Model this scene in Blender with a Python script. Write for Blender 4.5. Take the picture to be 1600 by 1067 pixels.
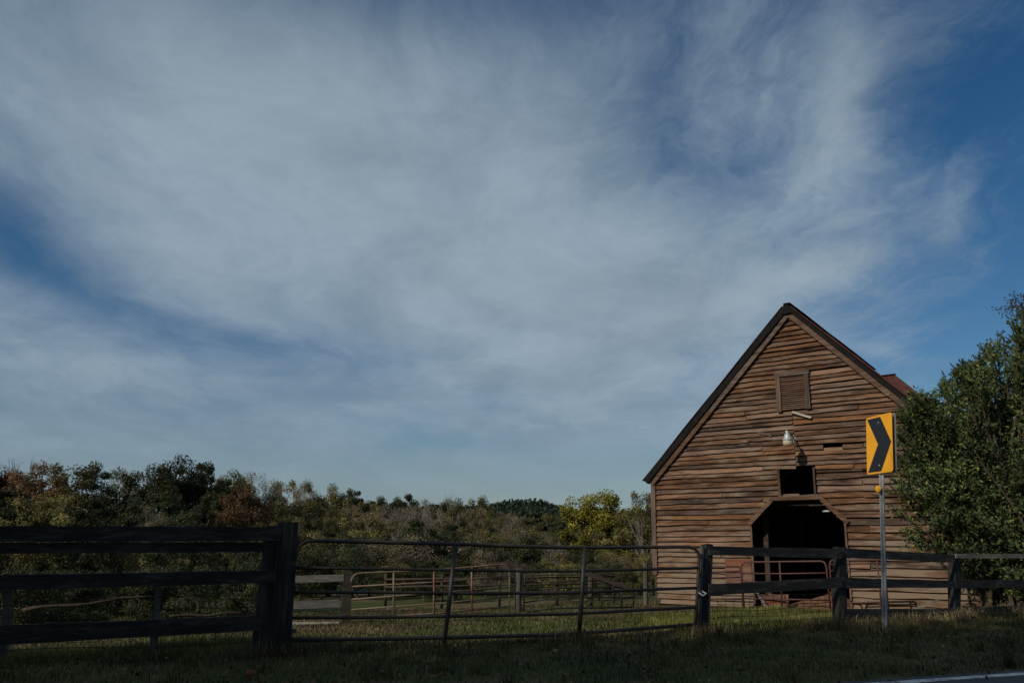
import bpy, math, random
import numpy as np
from mathutils import Vector, Matrix, Euler

# ------------------------------------------------------------------ camera, sky, sun, exposure
for o in list(bpy.data.objects):
    bpy.data.objects.remove(o, do_unlink=True)
scene = bpy.context.scene
COL = scene.collection
random.seed(7)
RNG = np.random.default_rng(7)
R = math.radians

FOC = 1244.4            # focal length in photograph pixels (28 mm on a 36 mm sensor)
PITCH = R(14.15)
EYE = np.array([0.0, 0.0, 1.4])
cam_data = bpy.data.cameras.new('camera')
cam_data.sensor_width = 36.0
cam_data.lens = 28.0
cam_data.clip_end = 4000
cam = bpy.data.objects.new('camera', cam_data)
COL.objects.link(cam)
cam.location = EYE
cam.rotation_euler = (R(90) + PITCH, 0, 0)
scene.camera = cam

SUN_EL, SUN_H = R(33), Vector((-0.75, -0.66))
world = bpy.data.worlds.new('World')
scene.world = world
world.use_nodes = True
WT = world.node_tree
for nd in list(WT.nodes):
    WT.nodes.remove(nd)


class G:
    """tiny node-graph helper"""
    def __init__(s, tree):
        s.t = tree

    def n(s, typ, **kw):
        nd = s.t.nodes.new(typ)
        for k, v in kw.items():
            setattr(nd, k, v)
        return nd

    def put(s, sock, v):
        if isinstance(v, (bpy.types.NodeSocket,)):
            s.t.links.new(v, sock)
        else:
            sock.default_value = v

    def m(s, op, a, b=None, c=None, clamp=False):
        nd = s.n('ShaderNodeMath', operation=op, use_clamp=clamp)
        s.put(nd.inputs[0], a)
        if b is not None:
            s.put(nd.inputs[1], b)
        if c is not None:
            s.put(nd.inputs[2], c)
        return nd.outputs[0]

    def vm(s, op, a, b=None):
        nd = s.n('ShaderNodeVectorMath', operation=op)
        s.put(nd.inputs[0], a)
        if b is not None:
            s.put(nd.inputs[1], b)
        return nd.outputs[0]

    def noise(s, vec, scale, detail=4, rough=0.55, dist=0.0, w=None):
        nd = s.n('ShaderNodeTexNoise')
        if w is not None:
            nd.noise_dimensions = '4D'
            s.put(nd.inputs['W'], w)
        s.put(nd.inputs['Vector'], vec)
        nd.inputs['Scale'].default_value = scale
        nd.inputs['Detail'].default_value = detail
        nd.inputs['Roughness'].default_value = rough
        nd.inputs['Distortion'].default_value = dist
        return nd

    def ramp(s, f, stops):
        nd = s.n('ShaderNodeValToRGB')
        e = nd.color_ramp.elements
        while len(e) < len(stops):
            e.new(0.5)
        for el, (p, c) in zip(e, stops):
            el.position = p
            el.color = (*c, 1) if len(c) == 3 else c
        s.put(nd.inputs[0], f)
        return nd.outputs[0]

    def mix(s, f, a, b, blend='MIX'):
        nd = s.n('ShaderNodeMix', data_type='RGBA', blend_type=blend)
        s.put(nd.inputs[0], f)
        s.put(nd.inputs[6], a if isinstance(a, bpy.types.NodeSocket) else (*a, 1))
        s.put(nd.inputs[7], b if isinstance(b, bpy.types.NodeSocket) else (*b, 1))
        return nd.outputs[2]

    def scale(s, vec, xyz):
        nd = s.n('ShaderNodeMapping')
        s.put(nd.inputs[0], vec)
        nd.inputs['Scale'].default_value = xyz
        return nd.outputs[0]

    def smooth(s, x, a, b):
        nd = s.n('ShaderNodeMapRange', interpolation_type='SMOOTHSTEP')
        s.put(nd.inputs[0], x)
        nd.inputs[1].default_value = a
        nd.inputs[2].default_value = b
        return nd.outputs[0]


def build_sky():
    g = G(WT)
    sky = g.n('ShaderNodeTexSky', sky_type='NISHITA', sun_disc=False)
    sky.sun_elevation = SUN_EL
    sky.sun_rotation = math.atan2(SUN_H.x, SUN_H.y)
    sky.altitude = 200
    sky.air_density = 1.0
    sky.dust_density = 0.6
    sky.ozone_density = 2.2
    tc = g.n('ShaderNodeTexCoord').outputs['Generated']
    sep = g.n('ShaderNodeSeparateXYZ')
    g.put(sep.inputs[0], tc)
    x, y, z = sep.outputs
    # the cloud layer as a flat sheet overhead: position on the sheet
    zz = g.m('ADD', g.m('MAXIMUM', z, 0.0), 0.16)
    comb = g.n('ShaderNodeCombineXYZ')
    g.put(comb.inputs[0], g.m('DIVIDE', x, zz))
    g.put(comb.inputs[1], g.m('DIVIDE', y, zz))
    sheet = comb.outputs[0]
    warp = g.noise(sheet, 0.9, 3, 0.55).outputs['Color']
    wv = g.vm('SUBTRACT', warp, (0.5, 0.5, 0.5))
    nd = g.n('ShaderNodeVectorMath', operation='SCALE')
    g.put(nd.inputs[0], wv)
    nd.inputs[3].default_value = 0.6
    sheet_w = g.vm('ADD', sheet, nd.outputs[0])
    # compass bearing and elevation in degrees, warped a little
    ang = g.m('MULTIPLY', g.m('ARCTAN2', x, y), 57.2958)
    elv = g.m('MULTIPLY', g.m('ARCSINE', z), 57.2958)
    sw = g.n('ShaderNodeSeparateXYZ')
    g.put(sw.inputs[0], wv)
    ang = g.m('ADD', ang, g.m('MULTIPLY', sw.outputs[0], 10.0))
    elv = g.m('ADD', elv, g.m('MULTIPLY', sw.outputs[1], 5.0))

    def bank(a, e, sa, se, rot, amp):
        c, s_ = math.cos(R(rot)), math.sin(R(rot))
        da, de = g.m('SUBTRACT', ang, a), g.m('SUBTRACT', elv, e)
        p = g.m('ADD', g.m('MULTIPLY', da, c / sa), g.m('MULTIPLY', de, s_ / sa))
        q = g.m('ADD', g.m('MULTIPLY', da, -s_ / se), g.m('MULTIPLY', de, c / se))
        r2 = g.m('ADD', g.m('MULTIPLY', p, p), g.m('MULTIPLY', q, q))
        return g.m('MULTIPLY', g.m('EXPONENT', g.m('MULTIPLY', r2, -1.0)), amp)

    banks = [  # bearing, elevation, half-widths, tilt, weight
        (-8, 23, 24, 10, -12, 0.36), (6, 15, 14, 8, 0, 0.34), (-26, 29, 14, 8, -20, 0.24), (-12, 30, 14, 3.5, -6, 0.14),
        (-18, 6, 26, 5, 0, 0.06), (-24.0, 18.6, 4.5, 2.0, -25, 0.24), (-30, 11.5, 7, 2.2, -6, 0.16),
        (-35.5, 18.2, 5.0, 2.4, -20, -0.38), (-28.5, 15.4, 6.5, 1.2, -16, -0.34), (-19, 12.9, 6, 1.2, -6, -0.26),
        (-5, 7.6, 5, 1.1, -4, -0.30), (4, 4, 16, 2.6, 0, -0.14), (-8, 5.5, 34, 5.5, 0, -0.13), (-34, 33, 10, 6, 30, -0.10),
        (2, 38, 24, 4.0, 0, -0.30), (13, 30, 6, 4, 20, -0.20), (17, 25, 6, 3.2, 8, -0.28), (28, 25, 5, 8, 0, -0.14),
        (36, 22, 7.0, 17, 0, -0.60), (28, 11.5, 10, 4, 8, -0.46),
        (26, 30, 2.0, 6.0, -12, 0.26), (23, 24.0, 2.4, 5, -20, 0.20), (21, 17.9, 9, 1.4, 14, 0.34), (30, 20.5, 1.2, 3.0, -14, 0.26),
        (27, 12.2, 3.6, 0.55, -16, 0.26), (19, 8.5, 9, 2.0, 4, 0.14),
    ]
    cov = g.m('ADD', 0.50, 0.0)
    for b in banks:
        cov = g.m('ADD', cov, bank(*b))
    # the veil's soft mottling, its drawn-out fibres and finer curls
    w2 = g.n('ShaderNodeVectorMath', operation='SCALE')
    g.put(w2.inputs[0], g.vm('SUBTRACT', g.noise(sheet, 3.2, 4, 0.6).outputs['Color'], (0.5, 0.5, 0.5)))
    w2.inputs[3].default_value = 0.22
    sheet_c = g.vm('ADD', sheet_w, w2.outputs[0])
    soft = g.noise(sheet_w, 0.9, 5, 0.55).outputs[0]
    fib = g.noise(g.scale(sheet_c, (1.5, 1.0, 1)), 1.9, 10, 0.64, 0.2).outputs[0]
    rotm = g.n('ShaderNodeMapping')
    g.put(rotm.inputs[0], sheet_c)
    rotm.inputs['Rotation'].default_value = (0, 0, R(24))
    rotm.inputs['Scale'].default_value = (3.2, 0.9, 1)
    fine = g.noise(rotm.outputs[0], 2.4, 11, 0.68, 0.25).outputs[0]
    curl = g.noise(sheet_c, 5.5, 8, 0.66, 0.4).outputs[0]
    brk = g.smooth(ang, 0.0, 20.0)                       # thinner, more broken cirrus towards the clear side
    cov = g.m('ADD', cov, g.m('MULTIPLY', g.m('SUBTRACT', soft, 0.5), 0.42))
    cov = g.m('ADD', cov, g.m('MULTIPLY', g.m('SUBTRACT', fib, 0.5), 0.46))
    cov = g.m('ADD', cov, g.m('MULTIPLY', g.m('SUBTRACT', fine, 0.5), g.m('ADD', 0.32, g.m('MULTIPLY', brk, 0.66))))
    cov = g.m('ADD', cov, g.m('MULTIPLY', g.m('SUBTRACT', curl, 0.5), g.m('ADD', 0.17, g.m('MULTIPLY', brk, 0.28))))
    low = g.smooth(elv, 13.0, 0.0)
    cov = g.m('ADD', cov, g.m('MULTIPLY', low, 0.22))
    mask = g.m('MULTIPLY', g.smooth(cov, -0.12, 1.08), 0.95)
    shade = g.noise(sheet_w, 1.6, 5, 0.55).outputs[0]
    cloud = g.mix(g.smooth(g.m('ADD', g.m('MULTIPLY', shade, 0.6), g.m('MULTIPLY', fib, 0.4)), 0.34, 0.64), (2.3, 3.0, 3.65), (3.25, 4.1, 4.85))
    cloud = g.mix(g.m('MULTIPLY', low, 0.8), cloud, (1.75, 2.45, 3.05))      # seen through more air low down
    hue = g.n('ShaderNodeHueSaturation')
    g.put(hue.inputs['Color'], sky.outputs[0])
    hue.inputs['Saturation'].default_value = 1.34
    hue.inputs['Value'].default_value = 0.57
    col = g.mix(mask, hue.outputs[0], cloud)
    bg = g.n('ShaderNodeBackground')
    g.put(bg.inputs[0], col)
    bg.inputs[1].default_value = 0.1
    out = g.n('ShaderNodeOutputWorld')
    WT.links.new(bg.outputs[0], out.inputs[0])


build_sky()
sun_data = bpy.data.lights.new('sun', 'SUN')
sun_data.energy = 3.1
sun_data.angle = R(0.53)
sun_data.color = (1.0, 0.91, 0.77)
sun = bpy.data.objects.new('sun', sun_data)
COL.objects.link(sun)
sh = SUN_H.normalized() * math.cos(SUN_EL)
sun.rotation_euler = Vector((-sh.x, -sh.y, -math.sin(SUN_EL))).to_track_quat('-Z', 'Y').to_euler()
sun.location = (-20, -20, 30)
vs = scene.view_settings
vs.view_transform = 'Standard'
vs.look = 'None'
vs.exposure = 0.0
vs.gamma = 1.0
vs.use_curve_mapping = False
scene.render.resolution_x, scene.render.resolution_y = 1024, 682


# ------------------------------------------------------------------ helpers: sight lines to real planes
def ray(px, py):
    u, v = (px - 800) / FOC, (533.5 - py) / FOC
    return np.array([u, math.cos(PITCH) - v * math.sin(PITCH), math.sin(PITCH) + v * math.cos(PITCH)])


def at(px, py, Y):
    r = ray(px, py)
    return EYE + r * (Y / r[1])


class Wall:
    """an upright plane through two ground points"""
    def __init__(s, a, b):
        s.a = np.array([a[0], a[1], 0.0])
        d = np.array([b[0] - a[0], b[1] - a[1], 0.0])
        s.d = d / np.linalg.norm(d)
        s.n = np.array([s.d[1], -s.d[0], 0.0])      # towards the viewer's side

    def hit(s, px, py, off=0.0):
        r = ray(px, py)
        p0 = s.a + s.n * off
        return EYE + r * (((p0 - EYE) @ s.n) / (r @ s.n))


def smoothstep(a, b, x):
    t = np.clip((x - a) / (b - a), 0, 1)
    return t * t * (3 - 2 * t)


def tz(x, y):
    """height of the ground"""
    x = np.asarray(x, float)
    y = np.asarray(y, float)
    d = y - (11.9 + 0.44 * np.clip(x, -30, 30))
    z = -0.05 * np.clip(d, 0, 13) - 0.03 * np.clip(d - 13, 0, 42)
    z = z + 0.03 * np.sin(x * 0.9 + y * 0.4) * smoothstep(0.5, 4, d) + 0.05 * np.sin(x * 0.31 - y * 0.23) * smoothstep(1, 8, d)
    z = z + 10.0 * smoothstep(110, 330, y) + 2.2 * smoothstep(-4, -40, x) * smoothstep(40, 90, y)
    return z


# ------------------------------------------------------------------ helpers: meshes
class MB:
    def __init__(s):
        s.V, s.F = [], []

    def add(s, V, F):
        k = len(s.V)
        s.V += [tuple(map(float, v)) for v in V]
        s.F += [tuple(i + k for i in f) for f in F]
        return s

    def box(s, c, size, M=None):
        hx, hy, hz = size[0] / 2, size[1] / 2, size[2] / 2
        V = [Vector((x, y, z)) for z in (-hz, hz) for y in (-hy, hy) for x in (-hx, hx)]
        if M is not None:
            V = [M @ v for v in V]
        V = [(v[0] + c[0], v[1] + c[1], v[2] + c[2]) for v in V]
        return s.add(V, [(0, 2, 3, 1), (4, 5, 7, 6), (0, 1, 5, 4), (2, 6, 7, 3), (0, 4, 6, 2), (1, 3, 7, 5)])

    def plank(s, p0, p1, thick, wide, nrm, segs=1, jit=0.0, taper=0.0):
        """a board from p0 to p1; thick along nrm, wide across"""
        p0, p1, nrm = Vector(p0), Vector(p1), Vector(nrm).normalized()
        ax = (p1 - p0).normalized()
        up = nrm.cross(ax).normalized()
        nrm = ax.cross(up).normalized()
        V, F = [], []
        for i in range(segs + 1):
            t = i / segs
            c = p0.lerp(p1, t)
            j = random.uniform(-jit, jit)
            w0 = wide / 2 + random.uniform(-jit, jit)
            w1 = wide / 2 + random.uniform(-jit, jit)
            o = nrm * random.uniform(-jit, jit)
            for (a, b) in ((-w0, -1), (-w0, 1), (w1, 1), (w1, -1)):
                V.append(c + up * (a + j * 0.3) + nrm * (b * thick / 2) + o)
        for i in range(segs):
            k = i * 4
            for q in range(4):
                r_ = (q + 1) % 4
                F.append((k + q, k + r_, k + 4 + r_, k + 4 + q))
        F.append((3, 2, 1, 0))
        k = segs * 4
        F.append((k, k + 1, k + 2, k + 3))
        return s.add(V, F)

    def quadplank(s, tl, tr, br, bl, thick, nrm, segs=6, jit=0.0):
        """a board given by the four corners of its face"""
        tl, tr, br, bl, nrm = map(lambda q: Vector(tuple(q)), (tl, tr, br, bl, nrm))
        nrm.normalize()
        V, F = [], []
        for i in range(segs + 1):
            t = i / segs
            a, b = tl.lerp(tr, t), bl.lerp(br, t)
            up = (a - b).normalized()
            a = a + up * random.uniform(-jit, jit)
            b = b + up * random.uniform(-jit, jit)
            o = nrm * random.uniform(-jit, jit) * 0.6
            V += [a + o, b + o, b + o - nrm * thick, a + o - nrm * thick]
        for i in range(segs):
            k = i * 4
            for q in range(4):
                r_ = (q + 1) % 4
                F.append((k + q, k + r_, k + 4 + r_, k + 4 + q))
        F.append((3, 2, 1, 0))
        k = segs * 4
        F.append((k, k + 1, k + 2, k + 3))
        return s.add(V, F)

    def tube(s, pts, rad, sides=8, cap=True):
        pts = [Vector(tuple(p)) for p in pts]
        n = len(pts)
        rads = [rad] * n if not hasattr(rad, '__len__') else list(rad)
        t0 = (pts[1] - pts[0]).normalized()
        ref = Vector((0, 0, 1)) if abs(t0.z) < 0.9 else Vector((1, 0, 0))
        u = t0.cross(ref).normalized()
        V, F = [], []
        for i, p in enumerate(pts):
            t = (pts[min(i + 1, n - 1)] - pts[max(i - 1, 0)])
            if t.length < 1e-9:
                t = t0
            t.normalize()
            u = (u - t * u.dot(t))
            if u.length < 1e-6:
                u = t.orthogonal()
            u.normalize()
            v = t.cross(u)
            for k in range(sides):
                a = 2 * math.pi * k / sides
                V.append(p + (u * math.cos(a) + v * math.sin(a)) * rads[i])
        for i in range(n - 1):
            for k in range(sides):
                k2 = (k + 1) % sides
                F.append((i * sides + k, i * sides + k2, (i + 1) * sides + k2, (i + 1) * sides + k))
        if cap:
            F.append(tuple(reversed(range(sides))))
            F.append(tuple((n - 1) * sides + k for k in range(sides)))
        return s.add(V, F)

    def lathe(s, prof, c, sides=20, M=None):
        V, F = [], []
        for (r_, z) in prof:
            for k in range(sides):
                a = 2 * math.pi * k / sides
                v = Vector((r_ * math.cos(a), r_ * math.sin(a), z))
                if M is not None:
                    v = M @ v
                V.append((v.x + c[0], v.y + c[1], v.z + c[2]))
        for i in range(len(prof) - 1):
            for k in range(sides):
                k2 = (k + 1) % sides
                F.append((i * sides + k, i * sides + k2, (i + 1) * sides + k2, (i + 1) * sides + k))
        return s.add(V, F)

    def build(s, name, mat, parent=None, smooth=False, origin=None, warp=None):
        V = s.V
        if warp is not None:
            V = [warp(v) for v in V]
        if origin is not None:
            V = [(v[0] - origin[0], v[1] - origin[1], v[2] - origin[2]) for v in V]
        me = bpy.data.meshes.new(name)
        me.from_pydata(V, [], s.F)
        me.update()
        if smooth:
            me.polygons.foreach_set('use_smooth', [True] * len(me.polygons))
        return link(name, me, mat, parent)


def link(name, me, mat, parent=None):
    if mat is not None and not me.materials:
        me.materials.append(mat)
    o = bpy.data.objects.new(name, me)
    COL.objects.link(o)
    if parent is not None:
        o.parent = parent
    return o


def mesh_np(name, V, F):
    V = np.ascontiguousarray(V, dtype=np.float32)
    F = np.ascontiguousarray(F, dtype=np.int32)
    m, k = F.shape
    me = bpy.data.meshes.new(name)
    me.vertices.add(len(V))
    me.vertices.foreach_set('co', V.ravel())
    me.loops.add(m * k)
    me.loops.foreach_set('vertex_index', F.ravel())
    me.polygons.add(m)
    me.polygons.foreach_set('loop_start', np.arange(0, m * k, k, dtype=np.int32))
    me.update(calc_edges=True)
    return me


def tag(o, label, cat, group=None, kind=None):
    if label:
        o['label'] = label
    if cat:
        o['category'] = cat
    if group:
        o['group'] = group
    if kind:
        o['kind'] = kind
    return o


def empty(name, loc, label, cat, group=None, rz=0.0):
    o = bpy.data.objects.new(name, None)
    COL.objects.link(o)
    o.location = tuple(map(float, loc))
    o.rotation_euler = (0, 0, rz)
    o.empty_display_size = 0.2
    return tag(o, label, cat, group)


def unit(v):
    return v / np.maximum(np.linalg.norm(v, axis=-1, keepdims=True), 1e-9)


def leaf_quads(P, size, aspect=0.5, up=0.0, dirs=None, spread=1.0, out=None):
    """one diamond leaf at every point"""
    n = len(P)
    a = RNG.normal(size=(n, 3))
    if dirs is not None:
        a = dirs + a * spread
    a = unit(a)
    nn = RNG.normal(size=(n, 3))
    nn[:, 2] += up
    if out is not None:
        nn = nn * 0.55 + out
    b = unit(np.cross(a, nn))
    s_ = (np.asarray(size) * np.ones(n))[:, None]
    nrm = np.cross(a, b)
    V = np.empty((n, 4, 3))
    V[:, 0] = P
    V[:, 1] = P + a * s_ * 0.5 + b * s_ * aspect * 0.5 + nrm * s_ * 0.08
    V[:, 2] = P + a * s_
    V[:, 3] = P + a * s_ * 0.5 - b * s_ * aspect * 0.5 + nrm * s_ * 0.08
    F = np.arange(n * 4).reshape(n, 4)
    return V.reshape(-1, 3), F


# ------------------------------------------------------------------ helpers: materials
def mat_base(name, rough=0.8, spec=0.3):
    m = bpy.data.materials.new(name)
    m.use_nodes = True
    g = G(m.node_tree)
    b = m.node_tree.nodes['Principled BSDF']
    b.inputs['Roughness'].default_value = rough
    b.inputs['Specular IOR Level'].default_value = spec
    return m, g, b


def bump(g, b, h, strength=0.4, dist=0.01):
    nd = g.n('ShaderNodeBump')
    nd.inputs['Strength'].default_value = strength
    nd.inputs['Distance'].default_value = dist
    g.put(nd.inputs['Height'], h)
    g.t.links.new(nd.outputs[0], b.inputs['Normal'])


def wood_mat(name, dark, mid, light, axis='x', rough=0.85, vary=0.5, grain=1.0, spec=0.2, grey=None):
    m, g, b = mat_base(name, rough, spec)
    tc = g.n('ShaderNodeTexCoord').outputs['Object']
    oi = g.n('ShaderNodeObjectInfo').outputs['Random']
    w = g.m('MULTIPLY', oi, 37.0)
    sc = {'x': (0.7, 9, 22), 'z': (22, 22, 0.8)}[axis]
    v = g.scale(tc, sc)
    n1 = g.noise(v, 1.0 * grain, 6, 0.65, 0.4, w=w).outputs[0]
    n2 = g.noise(g.scale(tc, {'x': (1.1, 2, 5), 'z': (5, 5, 0.9)}[axis]), 1.0, 4, 0.6, 0.6, w=w).outputs[0]
    n4 = g.noise(g.scale(tc, {'x': (2.2, 20, 60), 'z': (60, 60, 2.4)}[axis]), 1.0, 5, 0.7, 0.3, w=w).outputs[0]
    f = g.m('ADD', g.m('ADD', g.m('MULTIPLY', n1, 0.62), g.m('MULTIPLY', n2, 0.55)), g.m('MULTIPLY', g.m('SUBTRACT', n4, 0.5), 0.42))
    f = g.m('ADD', f, g.m('MULTIPLY', g.m('SUBTRACT', oi, 0.5), 0.16 * vary))
    col = g.ramp(f, [(0.40, dark), (0.56, mid), (0.75, light)])
    hs = g.n('ShaderNodeHueSaturation')
    g.put(hs.inputs['Color'], col)
    r2 = g.m('FRACT', g.m('MULTIPLY', oi, 91.7))
    g.put(hs.inputs['Value'], g.m('ADD', 1 - 0.4 * vary, g.m('MULTIPLY', r2, 0.8 * vary)))
    r3 = g.m('FRACT', g.m('MULTIPLY', oi, 53.3))
    g.put(hs.inputs['Saturation'], g.m('ADD', 0.75, g.m('MULTIPLY', r3, 0.45)))
    out = hs.outputs[0]
    if grey is not None:
        n3 = g.noise(g.scale(tc, (0.9, 1, 3.5)), 1.3, 5, 0.62, w=w).outputs[0]
        sep = g.n('ShaderNodeSeparateXYZ')
        g.put(sep.inputs[0], tc)
        low = g.smooth(sep.outputs[2], 2.6, 0.2)          # splash-back weathering of the lowest boards
        k = g.smooth(g.m('ADD', n3, g.m('MULTIPLY', low, 0.16)), 0.48, 0.70)
        out = g.mix(g.m('MULTIPLY', k, 0.75), out, grey)
    g.put(b.inputs['Base Color'], out)
    bump(g, b, g.m('ADD', n1, g.m('MULTIPLY', n4, 0.6)), 0.7, 0.014)
    return m


def leaf_mat(name, c1, c2, c3=None, trans=0.25, rough=0.6, patch=5.0):
    m, g, b = mat_base(name, rough, 0.2)
    ri = g.n('ShaderNodeNewGeometry').outputs['Random Per Island']
    oi = g.n('ShaderNodeObjectInfo').outputs['Random']
    stops = [(0.0, c1), (0.8, c2)] + ([(0.985, c3)] if c3 else [])
    col = g.ramp(ri, stops)
    tc = g.n('ShaderNodeTexCoord').outputs['Object']
    pn = g.noise(tc, patch, 3, 0.55, w=g.m('MULTIPLY', oi, 31.0)).outputs[0]
    hs = g.n('ShaderNodeHueSaturation')
    g.put(hs.inputs['Color'], col)
    g.put(hs.inputs['Value'], g.m('MULTIPLY', g.m('ADD', 0.62, g.m('MULTIPLY', oi, 0.95)), g.m('ADD', 0.45, g.m('MULTIPLY', g.smooth(pn, 0.32, 0.68), 1.0))))
    g.put(hs.inputs['Hue'], g.m('ADD', 0.485, g.m('MULTIPLY', g.m('FRACT', g.m('MULTIPLY', oi, 17.3)), 0.03)))
    g.put(b.inputs['Base Color'], hs.outputs[0])
    tr = g.n('ShaderNodeBsdfTranslucent')
    g.put(tr.inputs[0], hs.outputs[0])
    mx = g.n('ShaderNodeMixShader')
    mx.inputs[0].default_value = trans
    out = m.node_tree.nodes['Material Output']
    m.node_tree.links.new(b.outputs[0], mx.inputs[1])
    m.node_tree.links.new(tr.outputs[0], mx.inputs[2])
    m.node_tree.links.new(mx.outputs[0], out.inputs[0])
    return m


def plain_mat(name, c, rough=0.6, metal=0.0, nscale=12.0, amt=0.35, c2=None, spec=0.4, lo=0.4, hi=0.65):
    m, g, b = mat_base(name, rough, spec)
    b.inputs['Metallic'].default_value = metal
    tc = g.n('ShaderNodeTexCoord').outputs['Object']
    n1 = g.noise(tc, nscale, 6, 0.65).outputs[0]
    c2 = c2 or tuple(q * (1 - amt) for q in c)
    g.put(b.inputs['Base Color'], g.ramp(n1, [(lo, c), (hi, c2)]))
    bump(g, b, n1, 0.2, 0.004)
    return m


M = {}
M['siding'] = wood_mat('barn_siding', (0.011, 0.007, 0.005), (0.088, 0.046, 0.027), (0.215, 0.128, 0.080), vary=0.68, grey=(0.20, 0.155, 0.112))
M['trim'] = wood_mat('barn_trim', (0.03, 0.018, 0.012), (0.092, 0.055, 0.037), (0.18, 0.12, 0.085), vary=0.3)
M['trim_up'] = wood_mat('barn_trim_upright', (0.03, 0.018, 0.012), (0.092, 0.055, 0.037), (0.18, 0.12, 0.085), 'z', vary=0.3)
M['red_plank'] = wood_mat('reddish_planks', (0.05, 0.025, 0.018), (0.15, 0.07, 0.045), (0.22, 0.12, 0.08), vary=0.3)
M['pale_wood'] = wood_mat('pale_weathered_wood', (0.2, 0.17, 0.14), (0.36, 0.32, 0.27), (0.5, 0.46, 0.4), vary=0.2)
M['grey_wood'] = wood_mat('grey_weathered_wood', (0.05, 0.043, 0.036), (0.12, 0.105, 0.09), (0.22, 0.195, 0.17), vary=0.3)
M['grey_post'] = wood_mat('grey_weathered_post', (0.028, 0.025, 0.02), (0.062, 0.055, 0.047), (0.13, 0.118, 0.10), 'z', vary=0.3)
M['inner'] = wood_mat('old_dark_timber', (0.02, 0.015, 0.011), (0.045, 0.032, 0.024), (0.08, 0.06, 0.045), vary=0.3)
M['black_board'] = wood_mat('black_painted_board', (0.007, 0.008, 0.009), (0.011, 0.0115, 0.012), (0.05, 0.047, 0.043), vary=0.3, rough=0.7)
M['black_post'] = wood_mat('black_painted_post', (0.007, 0.007, 0.007), (0.013, 0.0125, 0.012), (0.06, 0.055, 0.048), 'z', vary=0.3, rough=0.75)
M['roof_dark'] = plain_mat('tarred_roof_edge', (0.010, 0.010, 0.010), 0.8, 0, 5, c2=(0.024, 0.017, 0.014), lo=0.5, hi=0.7, spec=0.08)
M['roof_rust'] = plain_mat('maroon_rusted_roof', (0.055, 0.020, 0.019), 0.8, 0, 3.5, c2=(0.095, 0.038, 0.03), spec=0.15)
M['gate_steel'] = plain_mat('brown_gate_steel', (0.020, 0.017, 0.016), 0.55, 0.1, 9, c2=(0.042, 0.028, 0.023))
M['gate_rust'] = plain_mat('rusty_gate_steel', (0.17, 0.14, 0.09), 0.7, 0.0, 2.6, c2=(0.14, 0.05, 0.026))
M['gate_dark'] = plain_mat('dark_gate_steel', (0.02, 0.018, 0.018), 0.6, 0.1, 9, c2=(0.04, 0.03, 0.026))
M['panel_red'] = plain_mat('red_painted_pipe', (0.085, 0.03, 0.026), 0.6, 0.0, 8, c2=(0.06, 0.03, 0.026))
M['wire'] = plain_mat('fence_wire', (0.02, 0.017, 0.015), 0.6, 0.5, 20)
M['sign_yellow'] = plain_mat('sign_yellow', (0.80, 0.36, 0.008), 0.45, 0, 5, 0.14, spec=0.4)
M['sign_black'] = plain_mat('sign_black', (0.012, 0.013, 0.014), 0.5, 0, 30, 0.2)
M['sign_back'] = plain_mat('sign_aluminium', (0.33, 0.34, 0.34), 0.5, 0.6, 20, 0.2)
M['galv'] = plain_mat('galvanised_steel', (0.30, 0.315, 0.315), 0.6, 0.0, 14, 0.3)
M['reflector'] = plain_mat('amber_reflector', (0.85, 0.40, 0.01), 0.3, 0, 60, 0.1)
M['lamp_metal'] = plain_mat('lamp_grey_metal', (0.42, 0.46, 0.47), 0.45, 0.2, 18, 0.3)
M['lamp_arm'] = plain_mat('lamp_arm_metal', (0.20, 0.17, 0.15), 0.6, 0.3, 18, 0.4)
M['dirt'] = plain_mat('clay_dirt', (0.16, 0.085, 0.05), 0.95, 0, 5, c2=(0.10, 0.055, 0.035), spec=0.1)
M['bark'] = plain_mat('bark', (0.06, 0.05, 0.04), 0.95, 0, 8, c2=(0.12, 0.105, 0.09), spec=0.1)
M['bark_pale'] = plain_mat('pale_bark', (0.22, 0.195, 0.17), 0.95, 0, 5, c2=(0.12, 0.1, 0.085), spec=0.1)
M['twig'] = plain_mat('brown_twig', (0.09, 0.07, 0.05), 0.9, 0, 5, spec=0.1)

gm, gg, gb = mat_base('lamp_glass', 0.25, 0.5)
gb.inputs['Base Color'].default_value = (0.62, 0.55, 0.40, 1)
gb.inputs['Transmission Weight'].default_value = 0.35
M['lamp_glass'] = gm


def ground_mat():
    m, g, b = mat_base('pasture_ground', 0.95, 0.1)
    p = g.n('ShaderNodeNewGeometry').outputs['Position']
    n1 = g.noise(p, 0.22, 5, 0.6).outputs[0]
    n2 = g.noise(p, 2.3, 6, 0.65).outputs[0]
    n3 = g.noise(p, 24.0, 4, 0.6).outputs[0]
    grass = g.ramp(n3, [(0.3, (0.028, 0.04, 0.011)), (0.7, (0.055, 0.075, 0.022))])
    dry = g.ramp(n3, [(0.3, (0.075, 0.055, 0.03)), (0.7, (0.15, 0.115, 0.065))])
    f = g.smooth(g.m('ADD', g.m('MULTIPLY', n1, 0.6), g.m('MULTIPLY', n2, 0.45)), 0.46, 0.62)
    g.put(b.inputs['Base Color'], g.mix(f, grass, dry))
    bump(g, b, n3, 0.6, 0.03)
    return m


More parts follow.
